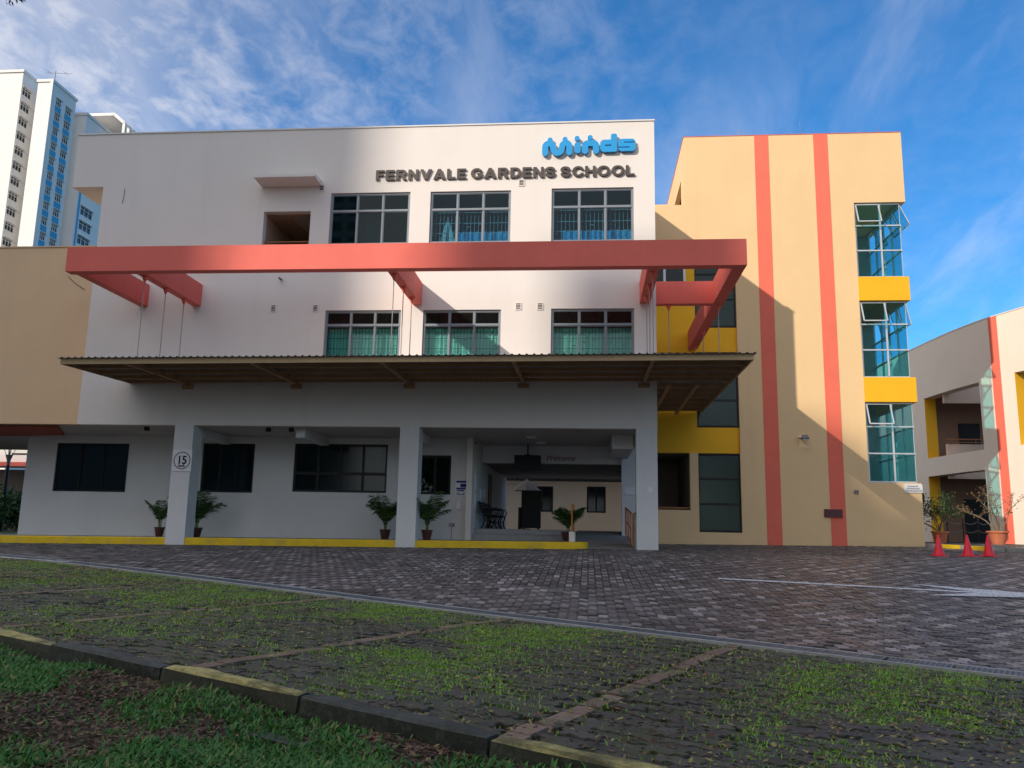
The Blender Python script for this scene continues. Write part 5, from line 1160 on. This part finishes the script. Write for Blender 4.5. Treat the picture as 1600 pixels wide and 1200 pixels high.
# ================================================================== PLANTS
def palm(loc, h, label, nf=8, seed=0, pot=POT, potr=.17, poth=.30, group='potted palms along the arcade'):
    rnd = random.Random(seed); x, y, z = loc; t_ = thing('potted_palm', loc, label, 'plant', group)
    po = obj('pot', MB().lathe([(potr * .66, 0), (potr * .8, poth * .3), (potr, poth * .85), (potr * 1.08, poth * .87), (potr * 1.08, poth), (potr * .95, poth), (potr * .92, poth * .9)], loc, 20), pot, t_, smooth=False)
    obj('potting_soil', MB().lathe([(potr * .93, poth * .88), (potr * .93, poth * .9)], loc, 14), SOIL, po)
    ns = 5; m_ = MB()
    for k in range(ns): a = 2 * PI * k / ns; m_.tube([(x + .03 * math.cos(a), y + .03 * math.sin(a), z + poth * .85), (x + .05 * math.cos(a), y + .05 * math.sin(a), z + poth + (h - poth) * .3)], [.014, .009], 5)
    obj('stem', m_, mat('palm_stem', (.16, .19, .06), .6, .2, 8) if 'palm_stem' not in bpy.data.materials else bpy.data.materials['palm_stem'], t_)
    for k in range(nf):
        a = 2 * PI * (k + rnd.random() * .6) / nf; up = rnd.uniform(.5, 1.0); L = (h - poth) * rnd.uniform(.7, 1.12); el = math.radians(rnd.choice((rnd.uniform(55, 75), rnd.uniform(74, 89)))); m_ = MB(); pts = []
        p = np.array((x + .04 * math.cos(a), y + .04 * math.sin(a), z + poth + (h - poth) * .12)); d = np.array((math.cos(a) * math.cos(el), math.sin(a) * math.cos(el), math.sin(el))); n = 13
        for q in range(n): pts.append(p.copy()); p = p + d * L / n; d = d + np.array((math.cos(a) * .06, math.sin(a) * .06, -.085 * (q / n + .05))); d /= np.linalg.norm(d)
        m_.tube(pts, [.008 * (1 - .7 * q / n) for q in range(n)], 4)
        for q in range(3, n):
            t0 = pts[q] - pts[q - 1]; t0 /= np.linalg.norm(t0); side = np.cross(t0, (0, 0, 1)); side /= np.linalg.norm(side) + 1e-9
            for half_ in (0, .33, .66):
                base = pts[q - 1] + (pts[q] - pts[q - 1]) * half_
                for s_ in (-1, 1):
                    ll = L * .34 * math.sin(PI * min(1, (q - 1.5) / (n - .6))) ** .6 * rnd.uniform(.85, 1.1); dr = (side * s_ * .75 + t0 * .6 + np.array((0, 0, -.12 + rnd.gauss(0, .12)))); dr /= np.linalg.norm(dr); wv = np.cross(dr, side * s_ + np.array((0, 0, .3))); wv = np.cross(wv, dr); wv /= np.linalg.norm(wv) + 1e-9; wv = t0 * .8 + wv * .2; w_ = .014
                    e1 = base + dr * ll * .5; e2 = base + dr * ll + np.array((0, 0, -ll * .28)); m_.add([base - t0 * w_ * .4, base + t0 * w_ * .4, e1 + t0 * w_, e1 - t0 * w_, e2], [(0, 1, 2, 3), (3, 2, 4)])
        obj('frond', m_, PALM, t_)
    return t_
def at(px, Y, z=None): p = onY(px, 780, Y); return (p[0], Y, FL(p[0]) if z is None else z)
palm(at(253.5, 1.5), 1.30, 'sparse potted palm partly hidden behind the column with the speed sign', 7, 1, potr=.15)
palm(at(311, 1.2), 1.42, 'tall potted palm just right of the column with the speed sign', 15, 2)
palm(at(604, 1.3), 1.35, 'bushy potted palm left of the middle column', 13, 3, potr=.16)
palm(at(669, .8), 1.45, 'upright potted palm right of the middle column', 12, 4, potr=.16)
palm((at(888, 1.1)[0], 1.1, -.26), 1.10, 'dense low potted palm beside the ramp handrail at the entrance steps', 20, 5, potr=.20, poth=.28)
def shrub(loc, h, rad, label, seed, potm, leafm, nl, green=True, potr=.22, poth=.34, name='potted_shrub', lsize=(.03, .06), group=None, cat='plant'):
    rnd = random.Random(seed); x, y, z = loc; t_ = thing(name, loc, label, cat, group)
    if poth: obj('pot', MB().lathe([(potr * .62, 0), (potr * .95, poth * .86), (potr * 1.08, poth * .88), (potr * 1.08, poth), (potr * .92, poth), (potr * .9, poth * .9), (.01, poth * .9)], loc, 20), potm, t_)
    tips = []; m_ = MB()
    for k in range(9):
        a = rnd.random() * 2 * PI; p = np.array((x, y, z + poth * .85)); pts = [p.copy()]; d = np.array((math.cos(a) * .35, math.sin(a) * .35, 1.))
        for q in range(6):
            d = d + np.array((rnd.gauss(0, .28) + math.cos(a) * .08, rnd.gauss(0, .28) + math.sin(a) * .08, 0)); d /= np.linalg.norm(d); p = p + d * (h - poth) * rnd.uniform(.13, .2); pts.append(p.copy()); 
            if q >= 2: tips.append(p.copy())
            if q in (2, 3, 4):
                e = p + np.array((rnd.gauss(0, .4), rnd.gauss(0, .4), .5)) * (h - poth) * .22; m_.tube([p, e], [.007, .004], 4); tips.append(e)
        m_.tube(pts, [.02 * (1 - .11 * q) for q in range(7)], 5)
    obj('branch', m_, mat('shrub_bark', (.22, .17, .11), .8, .2, 8) if 'shrub_bark' not in bpy.data.materials else bpy.data.materials['shrub_bark'], t_)
    m_ = MB()
    for k in range(nl):
        c = tips[rnd.randrange(len(tips))] + np.array([rnd.gauss(0, rad) for _ in range(3)]); s = rnd.uniform(*lsize); u_ = np.array([rnd.gauss(0, 1) for _ in range(3)]); u_ /= np.linalg.norm(u_); v_ = np.cross(u_, [rnd.gauss(0, 1) for _ in range(3)]); v_ /= np.linalg.norm(v_) + 1e-9
        m_.add([c - u_ * s, c - v_ * s * .42, c + u_ * s, c + v_ * s * .42], [(0, 1, 2, 3)])
    obj('foliage', m_, leafm, t_); return t_
a = onG(1467, 853); shrub((a[0] + .3, a[1] + .6, gz(a[0], a[1]) + .1), 2.0, .11, 'dark leafy shrub in a brown pot beside the tower corner', 11, TERRA, BUSH, 1500, potr=.28, poth=.42)
a = onG(1574, 856); shrub((a[0], a[1] + .6, gz(a[0], a[1]) + .1), 2.1, .06, 'nearly bare twiggy shrub in a terracotta pot in front of the coral stripe', 12, TERRA, ADEN, 520, potr=.33, poth=.46, lsize=(.025, .05))
# ================================================================== CONES, BARRIER, BENCHES, etc
def cone(p, label):
    t_ = thing('traffic_cone', p, label, 'traffic cone', 'red traffic cones beside the tower'); x, y, z = p
    K = (p[1] + 24) * 31.5 / 1300 / .63; m_ = MB().lathe([(.155 * K, .03 * K), (.15 * K, .045 * K), (.022 * K, .62 * K), (.016 * K, .63 * K)], p, 20); obj('cone_body', m_, CONE, t_, smooth=True); obj('base', MB().bbox(x - .20 * K, x + .20 * K, y - .20 * K, y + .20 * K, z + .004, z + .03 * K, .012), CONE, t_); return t_
c1p = onG(1467.5, 869); g0_ = cone(tuple(c1p), 'leftmost red traffic cone beside the tan tower corner')
for q, lab in ((1513, 'middle red traffic cone in front of the dark ground-floor opening'), (1545.5, 'rightmost red traffic cone nearest the terracotta pot')):
    p = onG(q, 869.5); dup(g0_, Vector(p), lab, .3)
bx = thing('rope_barrier', (14.5, 13.4, gz(14, 13)), 'thin rope barrier on black posts across the ground-floor opening of the curved block', 'barrier')
pp = [onY(px, 850, 13.2) for px in (1482, 1507, 1530, 1549)]
m_ = MB()
for p in pp: m_.tube([(p[0], 13.2, gz(14, 13)), (p[0], 13.2, gz(14, 13) + .95)], .025, 6)
obj('post', m_, BLACK, bx); m_ = MB()
for p, q in zip(pp[:-1], pp[1:]):
    for zz_ in (.9, .55): m_.tube([(p[0] + (q[0] - p[0]) * t_, 13.2, gz(14, 13) + zz_ - .12 * math.sin(PI * t_)) for t_ in np.linspace(0, 1, 7)], .010, 4)
obj('rope', m_, GREYM, bx)
p = IX(1477, 774); obj('wall_fan', MB().tube([(p[0] - .2, IY + 2.25, p[2]), (p[0] + .2, IY + 2.25, p[2] + .05)], .22, 12), BLACK, curved)
def bench(loc, label):
    x, y, z = loc; t_ = thing('park_bench', loc, label, 'bench', 'black benches inside the entrance')
    for dy in (-.55, .55):
        m_ = MB(); P = lambda a, b: (x + a, y + dy, z + b)
        m_.tube([P(.48, 0), P(.42, .1), P(.40, .25), P(.46, .40), P(.44, .44)], .022, 6); m_.tube([P(-.05, 0), P(.02, .12), P(.06, .28), P(.0, .42)], .022, 6)
        m_.tube([P(.0, .42), P(.44, .43)], .022, 6); m_.tube([P(.0, .42), P(-.08, .62), P(-.12, .84), P(-.17, .9)], .022, 6); m_.tube([P(.46, .42), P(.52, .58), P(.46, .68), P(.2, .67), P(-.08, .66)], .02, 6)
        m_.tube([P(.40, .25), P(.25, .18), P(.06, .28)], .014, 5); m_.tube([P(.1, .45), P(.18, .58), P(.3, .55), P(.28, .47)], .012, 5); obj('side_frame', m_, BLACK, t_)
    for k in range(5): obj('seat_slat', MB().box(x + .02 + k * .085, x + .09 + k * .085, y - .62, y + .62, z + .44, z + .465), BLACK, t_)
    for k in range(4): xx = x - .045 - k * .028; zz_ = z + .52 + k * .095; obj('back_slat', MB().add([(xx, y - .62, zz_), (xx + .02, y - .62, zz_), (xx - .0, y - .62, zz_ + .07), (xx - .02, y - .62, zz_ + .07), (xx, y + .62, zz_), (xx + .02, y + .62, zz_), (xx, y + .62, zz_ + .07), (xx - .02, y + .62, zz_ + .07)], [(0, 1, 2, 3), (4, 5, 6, 7), (0, 1, 5, 4), (1, 2, 6, 5), (2, 3, 7, 6), (3, 0, 4, 7)]), BLACK, t_)
    return t_
b1_ = bench((PX0 + .42, 4.3, PZ), 'nearer black cast-iron bench against the left passage wall'); dup(b1_, Vector((PX0 + .42, 6.0, PZ)), 'farther black cast-iron bench deeper inside the passage')
# hanging screen
r = rectY(804, 711, 845, 735, 4.6); tv = thing('hanging_television', ((r[0] + r[1]) / 2, 4.6, r[3]), 'black television hung from the ceiling inside the entrance', 'television')
obj('casing', MB().bbox(r[0], r[1], 4.55, 4.7, r[2], r[3], .015), BLACK, tv); obj('screen', MB().box(r[0] + .04, r[1] - .04, 4.54, 4.549, r[2] + .04, r[3] - .03), INK, tv); xm = (r[0] + r[1]) / 2
obj('ceiling_pole', MB().tube([(xm, 4.65, r[3]), (xm, 4.65, ZB)], .025, 8).box(xm - .1, xm + .1, 4.6, 4.7, r[3], r[3] + .03), BLACK, tv)
# tall dark cabinet on the platform and table behind
r = rectY(815, 766, 844, 829, 8.2); q = thing('tall_cabinet', ((r[0] + r[1]) / 2, 8.3, PZ), 'tall black cabinet standing in the middle of the entrance platform', 'cabinet')
obj('body', MB().bbox(r[0], r[1], 8.2, 8.6, PZ + .06, r[3], .02), BLACK, q); obj('castor', MB().box(r[0] + .05, r[0] + .12, 8.25, 8.5, PZ, PZ + .06).box(r[1] - .12, r[1] - .05, 8.25, 8.5, PZ, PZ + .06), BLACK, q)
obj('lower_box', MB().bbox(r[0] - .12, r[0] - .01, 8.25, 8.6, PZ, r[3] - .65, .01), BLACK, q)
p = onY(823, 760, 16); um = thing('patio_umbrella', (p[0], 16, -.1), 'open beige patio umbrella standing in the courtyard beyond the passage', 'umbrella'); rr = .70
mb = MB(); n = 8; z0_ = onY(823, 767, 16)[2]; z1_ = onY(823, 748.5, 16)[2]
vs = [(p[0], 16, z1_)] + [(p[0] + rr * .5 * math.cos(2 * PI * k / n), 16 + rr * .5 * math.sin(2 * PI * k / n), z1_ - (z1_ - z0_) * .42) for k in range(n)] + [(p[0] + rr * math.cos(2 * PI * k / n), 16 + rr * math.sin(2 * PI * k / n), z0_) for k in range(n)]
mb.add(vs, [(0, 1 + k, 1 + (k + 1) % n) for k in range(n)] + [(1 + k, 9 + k, 9 + (k + 1) % n, 1 + (k + 1) % n) for k in range(n)]); obj('canopy', mb, mat('beige_umbrella_cloth', (.20, .155, .12), .9, .1, 3), um); obj('pole', MB().tube([(p[0], 16, PZ - .1), (p[0], 16, z1_ + .05)], .025, 8), GREYM, um); obj('base', MB().lathe([(.28, 0), (.28, .07), (.1, .1)], (p[0], 16, PZ - .03), 14), BLACK, um)
r = rectY(976, 761, 992, 773, 4.9); tag(obj('notice_picture', MB().box(r[0], r[1], 4.86, 4.9, r[2], r[3]), SIGNW), 'small framed picture on the right side wall inside the entrance', 'picture')
obj('right_return_wall', MB().box(r[0] - .1, 1.94, 4.9, 5.14, -.5, 2.96), WHITE2, school)
r = rectY(1013, 761, 1020, 769, -.01); obj('access_panel', MB().box(r[0], r[1], -.012, -.002, r[2], r[3]), SIGNW, school)
# ================================================================== BACKGROUND AT THE LEFT, BEYOND THE ARCADE
lb = thing('rear_left_block', (-34, 26, gz(-26, 14)), 'pale building with dark red band seen under the ochre wing', 'building')
LY = 26.; z_ = lambda py: onY(20, py, LY)[2]; xa, xb = onY(-90, 700, LY)[0], onY(60, 700, LY)[0]
obj('upper_wall', MB().box(xa, xb, LY, LY + 5, z_(723), z_(640) + 4), HDBW, lb); obj('red_band', MB().box(xa, xb, LY - .4, LY, z_(729), z_(722.5)), RED, lb)
obj('shade_line', MB().box(onY(20, 700, LY)[0], xb, LY - .05, LY, z_(710), z_(708)), BLACK, lb); obj('pale_ledge', MB().box(onY(18, 700, LY)[0], xb, LY - .5, LY - .05, z_(687), z_(684.5)), SIGNW, lb)
obj('lower_wall', MB().box(xa, xb, LY + 3, LY + 3.2, -.8, z_(729)), DARKINT, lb)
for x in np.arange(xa, xb, 3.4): obj('pillar', MB().box(x, x + .4, LY - .1, LY + .3, -.8, z_(729) - .002), WHITE2, lb)
p = onG(3, 838); lp = (onY(8, 760, 14)[0], 14, gz(-26, 14)); st_ = thing('street_lamp', lp, 'dark post-top street lamp with a disc hood left of the arcade', 'lamp')
zt_ = onY(17, 693, 14)[2]; xx = onY(16, 700, 14)[0]
obj('post', MB().tube([(xx, 14, gz(-26, 14)), (xx, 14, zt_ - 1.0)], [.09, .07], 10), BLACK, st_); obj('hood', MB().lathe([(.05, .22), (.30, .18), (.44, .04), (.44, -.03), (.30, -.08), (.1, -.1)], (xx, 14, zt_), 20), GREYM, st_, smooth=True)
obj('lamp_cup', MB().lathe([(.07, -1.05), (.09, -.8), (.17, -.55), (.15, -.55)], (xx, 14, zt_), 14), GREYM, st_); m_ = MB()
for k in range(4): a = k * PI / 2 + .4; m_.tube([(xx + .13 * math.cos(a), 14 + .13 * math.sin(a), zt_ - .57), (xx + .33 * math.cos(a), 14 + .33 * math.sin(a), zt_ - .06)], .014, 5)
m_.tube([(xx, 14, zt_ - .6), (xx, 14, zt_ - .08)], .03, 6); obj('hood_stay', m_, GREYM, st_)
mb = MB(); pa_ = onY(-40, 838, 12)[0]; mb.add([(pa_, 9, gz(-26, 9) + .03), (-18.5, 9, gz(-20, 9) + .03), (-21, 15, gz(-26, 14) + .06), (pa_ - 3, 15, gz(-26, 14) + .06)], [(0, 1, 2, 3)]); obj('side_lawn', mb, mat('dark_lawn', (.05, .07, .02), .9, .3, 4), kind='structure')
shrub((onY(4, 800, 15)[0], 15, gz(-26, 14)), 1.9, .28, 'round dark green bush standing behind the street lamp', 31, TERRA, BUSH, 2600, poth=0, name='bush', lsize=(.08, .15))
shrub((onY(-22, 800, 13)[0], 13, gz(-26, 13)), 1.7, .3, 'low dark bush at the far left edge beyond the arcade', 32, TERRA, BUSH, 2200, poth=0, name='bush', lsize=(.08, .15))
shrub((onY(26, 800, 18)[0], 18, gz(-26, 14)), 1.3, .25, 'small dark bush beside the arcade end wall', 33, TERRA, BUSH, 1200, poth=0, name='bush', lsize=(.06, .12))

# ================================================================== TREES BEHIND THE CAMERA (their litter lies on the verge, they stand in the window reflections)
TREEL = leafmat('street_tree_leaf', (.02, .055, .012), (.06, .12, .03)); BARK = mat('street_tree_bark', (.16, .12, .09), .9, .3, 4, .6, 12)
def tree(x, y, h, r, seed, label, n=2600):
    rnd = np.random.default_rng(seed); z = gz(x, y) - .3; t_ = thing('rain_tree', (x, y, z), label, 'tree', 'trees along the verge behind the camera')
    m_ = MB(); m_.tube([(x, y, z), (x + .1, y, z + h * .25), (x + .05, y + .1, z + h * .45)], [.28, .2, .17], 8); tips = []
    for k in range(9):
        a = 2 * PI * k / 9 + rnd.random() * .4; q = np.array((x + .05, y + .1, z + h * .42)); d = np.array((math.cos(a) * .8, math.sin(a) * .8, .7 + rnd.random() * .5)); pts = [q]
        for j in range(5): d = d + rnd.normal(0, .18, 3); d /= np.linalg.norm(d); q = q + d * r * .27; pts.append(q); tips.append(q)
        m_.tube(pts, [.12, .09, .07, .05, .035, .02], 5)
    obj('trunk', m_, BARK, t_); tips = np.array(tips); c = tips[rnd.integers(0, len(tips), n)] + rnd.normal(0, r * .16, (n, 3)); s_ = rnd.uniform(.10, .24, n)[:, None]
    u_ = rnd.normal(0, 1, (n, 3)); u_ /= np.linalg.norm(u_, axis=1)[:, None]; v_ = np.cross(u_, rnd.normal(0, 1, (n, 3))); v_ /= np.linalg.norm(v_, axis=1)[:, None]
    V = np.stack([c - u_ * s_, c - v_ * s_ * .5, c + u_ * s_, c + v_ * s_ * .5], 1).reshape(-1, 3); quads_obj('crown', V, np.arange(4 * n).reshape(-1, 4), TREEL, parent=t_, kind=None); return t_
for k, (x, y, h, r, lab) in enumerate(((-11, -31, 9, 4.5, 'wide street tree behind the camera, left end of the row'), (-3.5, -33, 9.5, 5, 'street tree directly behind the camera'), (5, -31, 9, 4.5, 'street tree behind the camera on the right'), (13, -29, 8.5, 4.5, 'street tree right of the camera beyond the lot'),
        (-20, -28, 9, 4.5, 'street tree left of the camera beside the verge'), (21, -31, 9, 4.6, 'farthest right street tree of the row'), (-29, -31, 10, 5, 'farthest left street tree of the row'))): tree(x, y, h, r, 50 + k, lab)
# leafy twig of the left tree reaching into the top corner of the view
tw_ = thing('overhanging_branch', tuple(CAM + ray(-30, -30) * 7), 'tip of a leafy branch hanging into the top left corner', 'branch'); c0 = CAM + ray(-70, -40) * 7; c1_ = CAM + ray(40, 2) * 7
m_ = MB().tube([tuple(c0), tuple((c0 + c1_) / 2 + np.array((0, 0, .04))), tuple(c1_)], [.012, .008, .004], 5); obj('twig', m_, BARK, tw_); m_ = MB(); rr_ = random.Random(3)
for k in range(70):
    q = c0 + (c1_ - c0) * rr_.random() + np.array([rr_.gauss(0, .045) for _ in range(3)]); u_ = np.array((rr_.gauss(0, 1), rr_.gauss(0, .5), rr_.gauss(-.4, .5))); u_ /= np.linalg.norm(u_); v_ = np.cross(u_, (rr_.gauss(0, 1), rr_.gauss(0, 1), 1)); v_ /= np.linalg.norm(v_)
    m_.add([q, q + u_ * .022 - v_ * .008, q + u_ * .048, q + u_ * .022 + v_ * .008], [(0, 1, 2, 3)])
obj('foliage', m_, TREEL, tw_)
